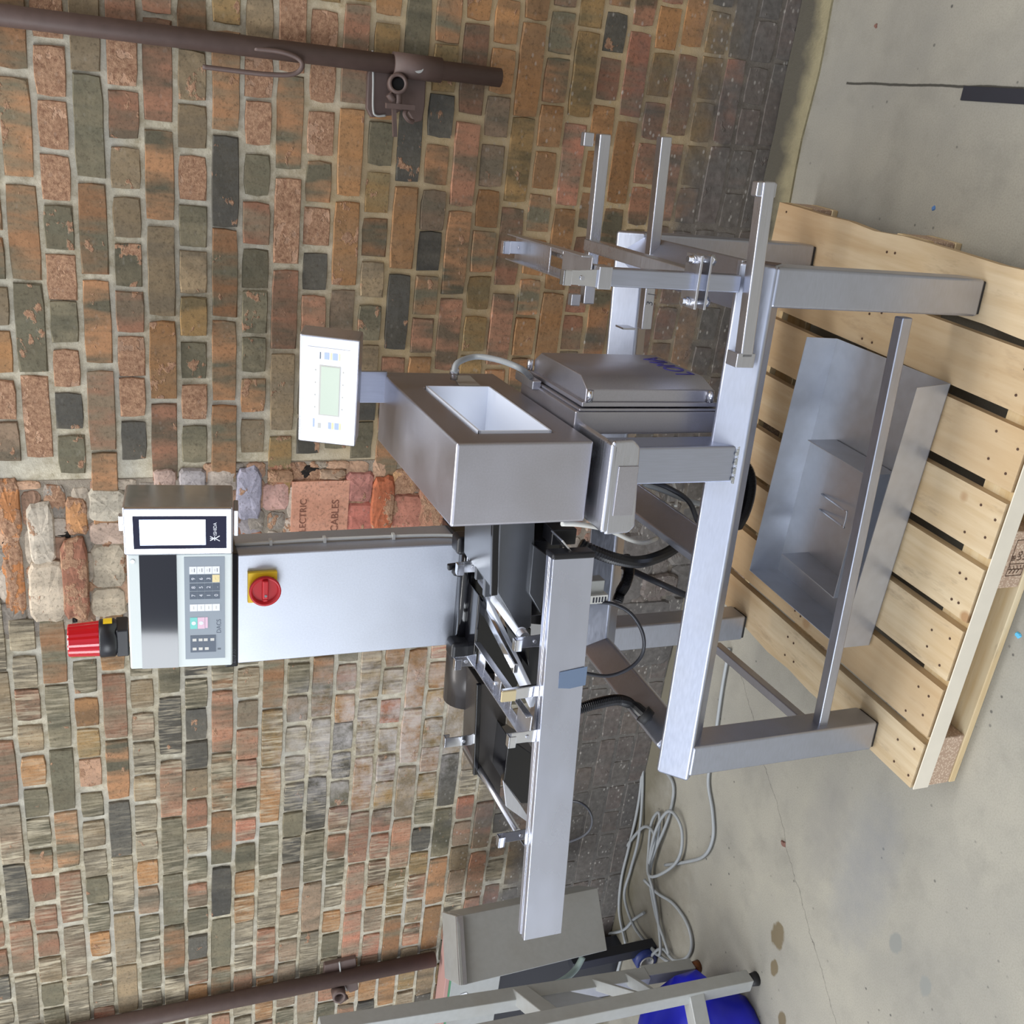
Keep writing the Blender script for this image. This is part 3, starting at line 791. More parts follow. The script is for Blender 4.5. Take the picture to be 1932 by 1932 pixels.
# corners measured on the face: casing u -.118..+.122 , display u .122..+.225
hl = Vector((-0.9577,0.42,1.667)) - Vector((-.835, .42, 1.56)); hr_ = Vector((-0.6894,0.42,1.664)) - Vector((-.835, .42, 1.56))
UL, UM, UR = hl.x, hr_.x, (Vector((-0.579,0.42,1.663)) - Vector((-.835, .42, 1.56))).x
VB, VT = -.106, .104
cas = pane('keypad_casing', UL, VB, UM - .002, VT, -.10, 0, M['cream'], CW_, .004)
def fr(a, b): return UL + (UM - UL) * a, VB + (VT - VB) * b
def panef(name, a0, b0, a1, b1, w, mat, parent, th=.001):
    u0, v0 = fr(a0, b0); u1, v1 = fr(a1, b1)
    return pane(name, u0, v0, u1, v1, w, w + th, mat, parent)
panef('dark_window', .005, .535, .985, .885, .0, M['screen'], cas, .0012)
panef('keypad_film', .075, .075, .965, .465, .0, M['greypad'], cas, .0008)
bx = [.115, .190, .264, .338]          # key rows across, from the lower edge up
rows_b = [(.345, .415), (.272, .342), (.199, .269), (.125, .196)]
cols_a = [(.605, .668), (.676, .738), (.749, .812), (.822, .885)]
digs = [['7', '8', '9'], ['4', '5', '6'], ['1', '2', '3'], ['0', '.', 'C']]
for r_ in range(4):
    for c_ in range(4):
        a0, a1 = cols_a[c_]; b0, b1 = rows_b[r_]
        mt = 'keywhite' if c_ == 3 else ('keyyellow' if (r_ == 3 and c_ == 2) else 'keydark')
        kk = panef('key', a0, b0, a1, b1, .0008, M[mt], cas, .0006)
        u0, v0 = fr((a0 + a1) / 2, (b0 + b1) / 2)
        if c_ < 3:
            text('key_print', digs[r_][c_], .011, M['inkwhite' if mt == 'keydark' else 'inkyellow'], kk, HD @ Matrix.Translation((u0, v0 - .004, .0016)), .0001, 'CENTER')
        else:
            sy = ('L', 'O', '<', '+')[r_]
            pane('key_print', u0 - .004, v0 - .003, u0 + .004, v0 - .002, .0014, .0016, M['ink'], kk)
            pane('key_print', u0 - .003, v0 + .002, u0 + .002, v0 + .003, .0014, .0016, M['label'], kk)
for r_, (b0, b1) in enumerate(rows_b):
    kk = panef('key', .500, b0, .560, b1, .0008, M['keywhite'], cas, .0006)
    u0, v0 = fr(.53, (b0 + b1) / 2)
    pane('key_print', u0 - .0035, v0 - .0008, u0 + .0035, v0 + .0008, .0014, .0016, M['label'], kk)
for b0, b1, mt in ((.345, .415, 'keygreen'), (.272, .342, 'keypink')):
    kk = panef('key', .345, b0, .445, b1, .0008, M[mt], cas, .0006)
    u0, v0 = fr(.395, (b0 + b1) / 2)
    part('key_print', MB().cyl(HXY(u0, v0, .0013), HXY(u0, v0, .0017), .0045), M['inkwhite'], kk)
panef('key_lock', .35, .243, .445, .268, .0008, M['keypink'], cas, .0006)
ind = panef('indicator_film', .135, .165, .285, .415, .0008, M['keydark'], cas, .0006)
for i, (a_, b_) in enumerate(((.245, .375), (.245, .315), (.245, .265), (.245, .20), (.165, .375), (.165, .315), (.165, .255))):
    u0, v0 = fr(a_, b_)
    pane('indicator_print', u0 - .003, v0 - .004, u0 + .0035, v0 + .004, .0014, .0016, M['label'], ind)
u0, v0 = fr(.150, .125)
text('maker_print', 'II', .010, M['ink'], cas, HD @ Matrix.Translation((u0, v0 - .002, .0010)), .0001)
text('maker_print', 'DACS', .013, M['keydark'], cas, HD @ Matrix.Translation((u0 + .040, v0 - .002, .0010)), .0001)
u0, v0 = fr(.935, .945)
part('casing_screw', MB().cyl(HXY(u0, v0, 0), HXY(u0, v0, .0018), .0045, n=14), M['steel'], cas, smooth=True)
HD0 = HD.copy()
HD = HD @ Matrix.Translation((UM, 0, 0)) @ Matrix.Rotation(R(-7), 4, 'Y') @ Matrix.Translation((-UM, 0, 0))
dsp = pane('display_frame', UM, VB - .001, UR, VT + .004, -.10, .010, M['chrome'], CW_, .005, seg=3)
UW = UR - UM; VH = VT - VB
pane('screen_glass', UM + .145 * UW, VB + .055 * VH, UR - .175 * UW, VB + .925 * VH, .0095, .0110, M['slate'], dsp)
pane('lcd', UM + .225 * UW, VB + .255 * VH, UR - .24 * UW, VB + .865 * VH, .0108, .0114, M['lcd_grey'], dsp)
text('maker_print', 'ISHIDA', .0098, M['inkwhite'], dsp, HD @ Matrix.Translation((UM + .42 * UW, VB + .150 * VH, .0112)), .0001)
ux, vx = UM + .36 * UW, VB + .165 * VH
lg_ = MB()
for (a_, b_), (c_, d_) in (((-.006, .009), (0, .0)), ((.006, .009), (0, .0)), ((0, .001), (0, -.010)), ((-.005, -.001), (.005, -.001)), ((0, -.002), (-.005, -.010)), ((0, -.002), (.005, -.010))):
    lg_.bar(HXY(ux + a_, vx - b_, .0114), HXY(ux + c_, vx - d_, .0114), .0018, .0006, 0, HZ)
part('maker_emblem', lg_, M['inkwhite'], dsp)
pane('seal_latch', UM + .30 * UW, VT + .004, UM + .62 * UW, VT + .016, -.05, -.035, M['chrome'], dsp, .002)
pane('hinge_arm', UM + .30 * UW, VB - .012, UM + .85 * UW, VB - .002, -.06, -.01, M['steel'], dsp, .002)
# ---- red beacon on a black base
BC = Vector((-.905, .50, 1.668))
bs = part('beacon_base', MB().box((-.944, .465, 1.664), (-.880, .535, 1.690)), M['black'], None, .004)
part('beacon_collar', MB().lathe((-.9125, .50, 1.687), (0, 0, 1), [(0, .036), (.006, .042), (.034, .042), (.037, .039)], 28), M['black'], bs, smooth=True)
rib = MB()
n_ = 40
for d_, r_ in ((.0, .0385), (.062, .0350), (.064, .033)):
    for i in range(n_):
        a_ = 2 * math.pi * i / n_; rr = r_ * (1.0 if i % 2 else .965)
        rib.v.append((-.9125 + math.cos(a_) * rr, .50 + math.sin(a_) * rr, 1.722 + d_))
rib.f += [(j * n_ + i, j * n_ + (i + 1) % n_, (j + 1) * n_ + (i + 1) % n_, (j + 1) * n_ + i) for j in range(2) for i in range(n_)] + [tuple(range(2 * n_, 3 * n_))]
part('beacon_lens', rib, M['lens_red'], bs)
part('warning_label', MB().lathe((-.9125, .50, 1.697), (0, 0, 1), [(0, .0424), (.018, .0424)], 28), M['yellow'], bs)
me_ = bs.children[-1].data
bm = bmesh.new(); bm.from_mesh(me_)
bmesh.ops.delete(bm, geom=[f for f in bm.faces if not (f.calc_center_median().x > -.885 and f.calc_center_median().y > .487 and f.calc_center_median().y < .53)], context='FACES')
bm.to_mesh(me_); bm.free()

# ---- in-feed side: loose-ended square bars, mast, clamp and conveyor cradle
def sbar(name, a, b, s_, bev=.003):
    off = Vector((0, s_ / 2, -s_ / 2))
    return part(name, MB().bar(Vector(a) + off, Vector(b) + off, s_, s_, 0), M['steel'], None, bev)
sbar('guide_bar', (0.1485,-0.01,0.581), (-0.1703,-0.01,0.5671), .026)
part('guide_bar_end', MB().box(Vector((0.1472,0,0.5785)) + Vector((-.026, -.006, .012)), Vector((0.1472,0,0.5785)) + Vector((0, .014, -.030))), M['steel'], None, .003)
part('guide_bar_end', MB().box(Vector((-0.1889,0.01,0.5696)) + Vector((0, -.02, -.034)), Vector((-0.1889,0.01,0.5696)) + Vector((.028, .018, .006))), M['steel'], None, .002)
part('backing_bar', MB().bar((0.0045,0.06,0.5505), (-0.189,0.06,0.5453), .016, .016, 0), M['steel'], None, .002)
sbar('guide_bar', (0.218,0.45,0.5484), (-0.2013,0.45,0.5351), .026)
part('bar_fin', MB().box(Vector((-0.1989,0.46,0.5579)) + Vector((-.002, -.02, -.002)), Vector((-0.1989,0.46,0.5579)) + Vector((.002, .02, .03))), M['steel'])
text('marker_tick', '3  |', .022, M['ink'], CW_, basis(Vector((-0.1456,0.44,0.5215)), (1, 0, 0), (0, .7, .7)), .0002)
sbar('guide_bar', (0.2099,0.45,0.6952), (-0.1487,0.45,0.689), .026)
part('bar_tab', MB().box(Vector((0.2099,0.46,0.7166)) + Vector((-.028, -.004, -.01)), Vector((0.2099,0.46,0.7166)) + Vector((0, .016, .012))), M['steel'], None, .002)
part('bar_tab', MB().box(Vector((-0.1545,0.46,0.7072)) + Vector((0, -.004, -.012)), Vector((-0.1545,0.46,0.7072)) + Vector((.026, .016, .010))), M['steel'], None, .002)
mast = part('mast', MB().box((-.053, .018, .575), (-.021, .048, .862)), M['steel_v'], None, .003)
part('mast_sleeve', MB().box((-.058, .014, .846), (-.018, .052, .872)), M['steel'], mast, .002)
part('cross_arm', MB().bar((-0.0203,0.46,0.6879), (-0.0355,0.05,0.6322), .026, .030, 0), M['steel'], None, .003)
cl = MB()
for z_ in (.652, .672):
    cl.box((-.085, .004, z_), (.012, .058, z_ + .005))
clamp = part('clamp', cl, M['steel'], mast, .001)
for x_ in (-.074, .002):
    part('clamp_bolt', MB().cyl((x_, .03, .632), (x_, .03, .690), .006).cyl((x_, .03, .636), (x_, .03, .650), .011, n=6).cyl((x_, .03, .677), (x_, .03, .683), .009, n=6), M['chrome'], clamp, smooth=True)

def hook(p, out=-1, h=.075, name='hook_bracket', parent=None, mat='chrome', w=.026):
    # upright chrome cradle hook: tapered plate with a folded-over head; p is the foot of the plate
    x, y, z = p
    t_ = .003
    m = MB()
    prof = [(-w * .62, 0), (w * .62, 0), (w * .5, h * .55), (w * .5, h), (-w * .5, h), (-w * .5, h * .45)]
    m.prism([(x + a, y, z + b) for a, b in prof], (0, t_, 0))
    m.box((x - w * .5, y - .014 if out < 0 else y, z + h - .004), (x + w * .5, y + t_ if out < 0 else y + .017, z + h))
    m.box((x - w * .5, y - .014 if out < 0 else y + .014, z + h - .016), (x + w * .5, y - .011 if out < 0 else y + .017, z + h))
    hk = part(name, m, M[mat], parent, .001)
    part('rivet', MB().cyl((x, y - .003, z + h * .45), (x, y + .006, z + h * .45), .004, n=10), M['steel'], hk if parent is None else parent, smooth=True)
    return hk
def channel(p0, p1, w, hgt, name, holes=(), mat='steel'):
    # open channel with folded edges and rectangular holes in its web
    p0, p1 = Vector(p0), Vector(p1); ax = (p1 - p0); L_ = ax.length; ax.normalize()
    r = ax.cross(Vector((0, 0, 1))).normalized(); u = r.cross(ax)
    m = MB()
    def web(a0, a1, b0, b1):
        c = p0 + ax * (a0 + a1) / 2 + r * (b0 + b1) / 2
        mm = Matrix((ax, r, u)).transposed().to_4x4(); mm.translation = c
        m.obox(mm, (a1 - a0) / 2, (b1 - b0) / 2, .0015)
    cur = 0.0
    for h0, h1 in list(holes) + [(1.0, 1.0)]:
        web(cur * L_, h0 * L_, -w / 2, w / 2)
        if h1 < 1.0:
            web(h0 * L_, h1 * L_, -w / 2, -w * .28); web(h0 * L_, h1 * L_, w * .28, w / 2)
        cur = h1
    for sd in (-1, 1):
        mm = Matrix((ax, r, u)).transposed().to_4x4(); mm.translation = p0 + ax * L_ / 2 + r * sd * w / 2 + u * hgt / 2
        m.obox(mm, L_ / 2, .0015, hgt / 2)
    o = part(name, m, M[mat], None, .001)
    for h0, h1 in holes[:-1]:
        c = p0 + ax * (h1 + .03) * L_
        for b_ in (-w * .22, w * .2):
            part('screw', MB().lathe(c + r * b_, u, [(0, .005), (.004, .006), (.006, .003)], 10), M['chrome'], o, smooth=True)
    return o
inch = channel((-0.0309,0.42,0.8753), (-0.0302,0.04,0.8752), .05, .022, 'cradle_channel', ((.5, .66),))
hook((-.040, .02, .868), -1, .075)
hook(Vector((-0.0306,0.4,0.871)) + Vector((0, 0, -.03)), -1, .075)
part('cradle_rod', MB().cyl(Vector((-0.0229,0.4,0.8503)), Vector((-0.0245,0.05,0.8639)), .006), M['steel'], None, smooth=True)

# ---- long aluminium guard across the front, with black end cap
G0, G1 = Vector((-0.5721,0.02,0.895)), Vector((-1.428,-0.06,0.8993))
gx = (G1 - G0).normalized(); gu = Vector((0, 0, 1)); gu = (gu - gx * gu.dot(gx)).normalized(); gr = gx.cross(gu)
if gr.y < 0: gr = -gr
gh = .088; gd = .036
prof = [(0.004, 0), (0, -.004), (0, -gh), (.003, -gh - .002), (.006, -gh), (.006, -.006), (gd * .42, -.004), (gd * .46, -.008), (gd * .54, -.008), (gd * .58, -.004), (gd, -.004), (gd, -.020), (gd + .004, -.020), (gd + .004, 0), (gd * .62, 0), (gd * .58, -.004), (gd * .42, -.004), (gd * .38, 0)]
prof = [(0, 0), (0, -gh), (.006, -gh), (.006, -.012), (gd * .40, -.006), (gd * .44, -.010), (gd * .56, -.010), (gd * .60, -.006), (gd - .004, -.012), (gd - .004, -.05), (gd, -.05), (gd, 0), (gd * .60, 0), (gd * .58, -.003), (gd * .42, -.003), (gd * .40, 0)]
guard = part('front_guard', MB().prism([G0 + gr * a + gu * b for a, b in prof], G1 - G0), M['alu'], None, .003)
part('guard_end_cap', MB().prism([G0 - gx * .008 + gr * a + gu * b for a, b in ((-.002, .002), (-.002, -gh - .002), (gd + .002, -gh - .002), (gd + .002, .002))], gx * .014), M['black'], guard, .005)
part('tape_strip', MB().prism([(-0.8125,-0.0035,0.8633), (-0.8055,-0.0035,0.8032), (-0.8469,-0.0055,0.8036), (-0.8547,-0.0055,0.8639)], (0, -.0006, 0)), plain('blue_grey_film', (132, 152, 184), 0.25, metal=0.6), guard)
part('guard_bracket', MB().bar((-0.5425,0.06,0.8748), (-0.5851,0.06,0.8375), .055, .004, 0), M['chrome'], guard, .001)
part('guard_bracket', MB().box(Vector((-0.5775,0.09,0.8661)) + Vector((0, 0, -.05)), Vector((-0.5431,0.09,0.87)) + Vector((0, .05, .0))), M['black'], guard, .003)

# ---- weigh and transport section: motor housings, rails, rollers, cradle hooks
def slab(name, pts, depth, mat, parent=None, bevel=.002):
    return part(name, MB().prism(pts, (0, depth, 0)), mat, parent, bevel)
h1 = slab('motor_housing', [(-0.5219,0.12,0.9728), (-0.525,0.12,0.8977), (-0.7702,0.12,0.8807), (-0.7857,0.12,0.9006), (-0.6866,0.12,0.9641)], .22, M['panel'])
part('housing_edge', MB().bar((-0.5295,0.112,0.9861), (-0.6869,0.112,0.975), .012, .014), M['gloss'], h1, .002)
h2 = slab('motor_cover', [(-0.5814,0.11,0.9002), (-0.6088,0.11,0.8646), (-0.7372,0.11,0.8668), (-0.6892,0.11,0.898)], .10, M['panel'])
part('cover_surround', MB().box(Vector((-0.5805,0.13,0.8946)), Vector((-0.7522,0.13,0.8303)) + Vector((0, .16, 0))), M['gloss'], h2, .003)
slab('side_plate', [(-0.795,0.16,0.8793), (-0.7965,0.16,0.862), (-0.8915,0.16,0.8569), (-0.8122,0.16,0.8836)], .12, M['gloss'])
part('deck_plate', MB().box((-.72, .20, .79), (-.50, .42, .83)), M['rubber'], None, .003)
part('guide_rail', MB().bar((-0.595,0.26,0.9557), (-0.7181,0.26,0.9523), .012, .02), M['panel'], None, .002)
part('guide_rail', MB().bar((-0.5774,0.22,0.9547), (-0.7405,0.22,0.9472), .014, .016), M['panel'], None, .002)
# black base under the column and its two posts
cb = part('column_base', MB().prism([(-.99, .40, .872), (-.70, .40, .872), (-.70, .40, .935), (-.985, .40, .935)], (0, .2, 0)), M['gloss'], None, .006)
part('base_tube', MB().cyl((-.985, .415, .925), (-.700, .415, .925), .016), M['gloss'], cb, smooth=True)
for p_ in ((-0.688,0.4,0.9351), (-0.9536,0.4,0.9293)):
    part('base_post', MB().box(Vector(p_) + Vector((-.022, -.03, -.034)), Vector(p_) + Vector((.022, .02, .034))), M['black'], cb, .010, seg=3)
part('drive_housing', MB().prism([(-0.7871,0.33,0.9236), (-0.9624,0.33,0.7822), (-1.087,0.33,0.817), (-0.9789,0.33,0.9227)], (0, .20, 0)), M['gloss'], None, .006)
# roller pair and pale carrier bar running front to back
part('carrier_bar', MB().bar((-0.8134,0.36,0.8969), (-0.9158,0.06,0.8843), .034, .012, 0), M['white'], None, .003)
part('carrier_bar', MB().bar((-0.8369,0.37,0.8965), (-0.8441,0.08,0.923), .022, .010, 0), M['chrome'], None, .002)
part('roller', MB().cyl((-0.7674,0.36,0.9074), (-0.783,0.1,0.9015), .011), M['steel'], None, smooth=True)
part('roller_sleeve', MB().cyl((-0.7567,0.24,0.9191), (-0.7819,0.12,0.9022), .0125), M['white'], None, smooth=True)
hook((-0.784,0.08,0.8465), -1, .09)
hook((-0.707,0.3,0.9197), -1, .075)
tg = part('toggle_latch', MB().bar((-0.7173,0.33,1.003), (-0.7129,0.33,0.9488), .014, .012), M['black'], None, .003)
part('latch_lever', MB().bar((-0.7193,0.31,0.9967), (-0.7256,0.31,0.9766), .02, .014), M['black'], tg, .004)
part('latch_plate', MB().bar((-0.7205,0.32,0.9639), (-0.7121,0.32,0.9335), .022, .004), M['chrome'], tg, .001)
part('angle_plate', MB().box(Vector((-0.7081,0.36,0.9354)) + Vector((-.022, 0, -.03)), Vector((-0.7081,0.36,0.9354)) + Vector((.024, .004, .012))), M['chrome'], None, .001)
# out-feed cradle on the left
ch = channel((-0.922,0.3,0.9222), (-0.938,0,0.9117), .056, .014, 'cradle_channel', ((.14, .34), (.46, .56), (.66, .78)))
hook(Vector((-0.9405,0.3,0.927)), -1, .055)
hook(Vector((-0.9574,0,0.8779)), -1, .085)
hook(Vector((-1.165,0.32,0.8945)), 1, .085)
hook(Vector((-1.25,0.06,0.8306)), -1, .105)
part('cradle_rod', MB().cyl((-1.202,0.36,0.9144), (-1.254,0.08,0.8781), .0075), M['steel'], None, smooth=True)
st = part('sensor_arm', MB().bar((-0.8724,0.03,0.9702), (-0.8669,0.03,0.8686), .026, .010), M['chrome'], None, .002)
part('reflector', MB().box(Vector((-0.8821,0.02,0.9729)) + Vector((0, 0, -.030)), Vector((-0.8735,0.02,0.9737)) + Vector((.014, .004, 0))), M['paper'], st)
h3 = slab('motor_housing', [(-0.9901,0.28,0.9232), (-0.9984,0.28,0.8484), (-1.322,0.28,0.8415), (-1.23,0.28,0.9118)], .10, M['brownpanel'])
part('housing_edge', MB().bar((-0.9871,0.275,0.9252), (-1.23,0.275,0.9135), .010, .012), M['gloss'], h3, .002)
part('drive_drum', MB().cyl((-1.11, .42, .90), (-.965, .42, .90), .055, n=24), M['brownpanel'], None, smooth=True)
h4 = slab('motor_cover', [(-1.091,0.2,0.8693), (-1.159,0.2,0.7863), (-1.281,0.2,0.7836), (-1.275,0.2,0.822), (-1.208,0.2,0.871)], .10, M['gloss'])
part('gusset_plate', MB().prism([(-1.215,0.22,0.8656), (-1.297,0.22,0.8106), (-1.365,0.22,0.7693), (-1.293,0.22,0.85)], (0, .004, 0)), M['steel'], None, .001)
part('gusset_plate', MB().prism([(-0.8044,0.2,0.8503), (-0.8139,0.2,0.7989), (-0.8693,0.2,0.7925), (-0.8438,0.2,0.8423)], (0, .004, 0)), M['steel'], None, .001)
part('deck_plate', MB().box((-1.00, .20, .745), (-.70, .45, .80)), M['rubber'], None, .004)
part('connector', MB().box(Vector((-0.7139,0.16,0.7298)) + Vector((-.03, 0, -.03)), Vector((-0.7139,0.16,0.7298)) + Vector((.02, .03, .02))), M['dullsteel'], None, .002)
cn = part('connector_block', MB().box(Vector((-0.7324,0.15,0.7232)) + Vector((-.012, 0, -.030)), Vector((-0.7324,0.15,0.7232)) + Vector((.008, .02, .012))), M['cable_w'], None, .001)
for i in range(5):
    part('pin', MB().box(Vector((-0.7319,0.149,0.7237)) + Vector((-.009, 0, -.026 + i * .007)), Vector((-0.7319,0.149,0.7237)) + Vector((.003, .002, -.0225 + i * .007))), M['ink'], cn)
# conduits and loose leads of the machine
part('corrugated_conduit', MB().tube([(-0.5887,0.12,0.7914), (-0.6028,0.11,0.7628), (-0.6327,0.13,0.696), (-0.6648,0.18,0.6108), (-0.6973,0.28,0.4952), (-0.7076,0.36,0.3997)], .0125, 10, 10, 62, .0013), M['conduit'])
part('corrugated_conduit', MB().tube([(-0.7034,0.3,0.5816), (-0.7379,0.3,0.5654), (-0.7716,0.3,0.5689), (-0.8004,0.31,0.5738), (-0.8199,0.3,0.5844)], .0125, 10, 10, 40, .0013), M['conduit'])
gl = part('corrugated_conduit', MB().tube([(-1.049,0.22,0.6936), (-1.04,0.22,0.6496), (-1.043,0.23,0.5845), (-1.065,0.23,0.5386), (-1.02,0.1121,0.5733)], .0125, 10, 10, 62, .0013), M['conduit'])
part('conduit_gland', MB().cyl(Vector((-1.02,0.1289,0.5754)), Vector((-1.03,0.1175,0.5634)), .021, .019), M['rubber'], gl, smooth=True)
part('corrugated_conduit', MB().tube([(-0.4204,0.16,0.4246), (-0.4361,0.14,0.4074), (-0.4632,0.13,0.3963), (-0.5036,0.13,0.3923), (-0.5468,0.14,0.3909), (-0.5821,0.16,0.3877)], .0125, 10, 10, 66, .0013), M['conduit'])
part('black_lead', MB().tube([(-0.7454,0.16,0.713), (-0.7435,0.14,0.6818), (-0.7648,0.13,0.6425), (-0.81,0.12,0.6121), (-0.8591,0.12,0.6046), (-0.8934,0.12,0.6312), (-0.914,0.13,0.6759), (-0.9069,0.14,0.7319)], .0042, 8), M['cable_k'], None, smooth=True)
part('black_lead', MB().tube([(-1.25,0.16,0.7657), (-1.218,0.1,0.7223), (-1.246,0.08,0.6973), (-1.299,0.09,0.6992), (-1.343,0.12,0.7451), (-1.408,0.2,0.7865), (-1.396,0.25,0.8028)], .003, 8), M['cable_k'], None, smooth=True)
part('white_lead', MB().tube([(-0.5024,0.02,0.8854), (-0.5105,0.03,0.8373), (-0.5447,0.08,0.7511), (-0.602,0.16,0.6538), (-0.6454,0.24,0.5731), (-0.6706,0.32,0.4919)], .0052, 8), M['cable_w'], None, smooth=True)
part('floor_conduit_pole', MB().cyl((-0.7822,0.42,0.5173), (-0.8238,0.3,0.3816), .008), M['cable_k'], None, smooth=True)
wl_ = MB().tube([(-0.5156,0.3,0.5547), (-0.5222,0.26,0.518), (-0.5484,0.24,0.4727), (-0.6052,0.25,0.4318)], .006, 8)
part('black_lead', wl_, M['cable_k'], None, smooth=True)
part('white_lead', MB().tube([(-0.5454,0.38,0.4362), (-0.5789,0.36,0.4302), (-0.5983,0.34,0.4411)], .004, 8), M['cable_w'], None, smooth=True)
part('grey_lead', MB().tube([(-0.535,0.33,0.5428), (-0.544,0.3,0.502), (-0.5565,0.28,0.4623), (-0.5787,0.3,0.4013)], .007, 8), M['cable_g'], None, smooth=True)

# ------------------------------------------------------------------ pallet
PX0, PX1, PY0, PY1, PH_ = -1.40, -.24, -1.24, -.235, .125
pal = empty('wooden_pallet', 'pale pine pallet with chip blocks under the checkweigher', 'pallet', ((PX0 + PX1) / 2, (PY0 + PY1) / 2, 0))
pc = Vector(pal.location)
def pbox(name, a, b, mat, bevel=.002, parent=None):
    a = Vector(a) - pc; b = Vector(b) - pc
    return MB().box(a, b).build(name, mat, parent or pal, bevel)
gaps = [((-0.3681,-1.111,0.12), (-0.3821,-1.111,0.12)), ((-0.5063,-1.111,0.12), (-0.5282,-1.114,0.12)), ((-0.6584,-1.113,0.12), (-0.6804,-1.116,0.12)), ((-0.8088,-1.116,0.12), (-0.8314,-1.117,0.12)),
        ((-0.9623,-1.119,0.12), (-0.9798,-1.119,0.12)), ((-1.109,-1.121,0.12), (-1.129,-1.12,0.12)), ((-1.259,-1.121,0.12), (-1.275,-1.124,0.12))]
edges = [PX1]
for a, b in gaps: edges += [a[0], b[0] - .004]
edges.append(PX0)
for i in range(8):
    x1_, x0_ = edges[2 * i], edges[2 * i + 1]
    m = MB(); n = 10
    vs = []
    for j in range(n + 1):
        y_ = PY0 + .008 + (PY1 - PY0 - .016) * j / n
        wa = .012 * max(0, mnoise.noise(Vector((i * 3, j * .9, 0)))) if i in (0, 7) else .002 * mnoise.noise(Vector((i, j, 0)))
        xa_ = x0_ + (wa + (.03 * max(0, (j - 6) / 4) if i == 7 else 0)); xb_ = x1_ - (wa if i == 0 else 0)
        zt = PH_ + .0012 * mnoise.noise(Vector((i * 5, j * .4, 7)))
        vs += [(xa_, y_, zt - .022), (xb_, y_, zt - .022), (xb_, y_, zt), (xa_, y_, zt)]
    fs = [(j * 4 + k_, (j + 1) * 4 + k_, (j + 1) * 4 + (k_ + 1) % 4, j * 4 + (k_ + 1) % 4) for j in range(n) for k_ in range(4)] + [(0, 1, 2, 3), (4 * n, 4 * n + 3, 4 * n + 2, 4 * n + 1)]
    m.add([Vector(v) - pc for v in vs], fs)
    db = m.build('deck_board', M['deck'], pal)
    at = db.data.attributes.new('tone', 'FLOAT', 'POINT')
    at.data.foreach_set('value', [rng.uniform(0, .55)] * len(db.data.vertices))
    for y_ in (PY0 + .035, PY0 + .075, -.74, -.70, PY1 - .05):
        for f_ in (.25, .75):
            nq = Vector((x0_ + (x1_ - x0_) * f_ + rng.uniform(-.014, .014), y_ + rng.uniform(-.014, .014), PH_ - .002)) - pc
            MB().cyl(nq, nq + Vector((0, 0, .0032)), .0030, n=8).build('nail', M['nail'], db)
for y0_, y1_ in ((PY0, PY0 + .098), (-.79, -.69), (PY1 - .098, PY1)):
    sb = pbox('stringer_board', (PX0 + .002, y0_, PH_ - .044), (PX1, y1_, PH_ - .0225), M['stringer'])
pbox('planed_edge', (PX0 + .002, PY0 - .0015, PH_ - .0435), (PX1, PY0 + .001, PH_ - .001), M['plane_edge'], 0)
for y0_, y1_ in ((PY0, PY0 + .098), (-.79, -.69), (PY1 - .098, PY1)):
    pbox('base_board', (PX0 + .004, y0_, 0), (PX1, y1_, .018), M['stringer'])
    for x0_ in (PX0 + .002, (PX0 + PX1) / 2 - .06, PX1 - .135):
        bk = pbox('block', (x0_, y0_ + .002, .0185), (x0_ + .135, y1_ - .002, PH_ - .0445), M['chip'], .004)
        if y0_ == PY0 and abs(x0_ - ((PX0 + PX1) / 2 - .06)) < .01:
            bo = Vector((x0_, y0_ + .0012, .0185)) - pc
            fr_ = MB()
            for a, b in (((.03, .006), (.115, .0072)), ((.03, .048), (.115, .0492)), ((.03, .006), (.0312, .0492)), ((.1138, .006), (.115, .0492)), ((.058, .006), (.0592, .0492))):
                fr_.box(bo + Vector((a[0], 0, a[1])), bo + Vector((b[0], .0006, b[1])))
            fr_.build('stamp_frame', M['nail'], bk)
            text('stamp', 'IB\nUG\nHT', .0155, M['nail'], bk, basis(bo + Vector((.066, -.0003, .0385)), (1, 0, 0), (0, 0, 1)), .0001)
            ear = MB()
            for q in range(7):
                ear.bar(bo + Vector((.046, 0, .012 + q * .005)), bo + Vector((.036 if q % 2 else .055, 0, .017 + q * .005)), .0014, .0006)
            ear.bar(bo + Vector((.0455, 0, .009)), bo + Vector((.0455, 0, .047)), .0012, .0006)
            ear.build('stamp', M['nail'], bk)

# ------------------------------------------------------------------ sheet-steel trough and the box lying in it
def sheet(mb, quad, t_=.0018):
    q = [Vector(v) for v in quad]
    nrm = (q[1] - q[0]).cross(q[2] - q[0]).normalized()
    mb.prism(q, nrm * t_)
    return mb
zb = .130
FR_, FL_ = Vector((-0.5032,-1.003,0.13)), Vector((-1.161,-0.9949,0.13))      # foot of the front wall
BR_, BL_ = Vector((-0.5119,-0.6124,0.13)), Vector((-1.159,-0.605,0.13))      # fold at the foot of the back wall
hB = .088; hF = .088
trough = empty('sheet_steel_trough', 'long folded sheet steel trough lying on the pallet under the frame', 'trough', ((FR_ + FL_ + BR_ + BL_) / 4))
trc = Vector(trough.location)
up = lambda h_: Vector((0, 0, h_))
L_ = lambda v: v - trc
sheet(MB(), [L_(FR_), L_(BR_), L_(BL_), L_(FL_)]).build('floor_sheet', M['zinc'], trough)
bw = Vector((0, .006, 0))
sheet(MB(), [L_(BR_), L_(BL_), L_(BL_ + up(hB) + bw), L_(BR_ + up(hB) + bw)]).build('back_wall', M['zinc'], trough)
sheet(MB(), [L_(FR_), L_(FL_), L_(FL_ + up(hF)), L_(FR_ + up(hF) + Vector((-.01, 0, 0)))]).build('front_wall', M['zinc'], trough)
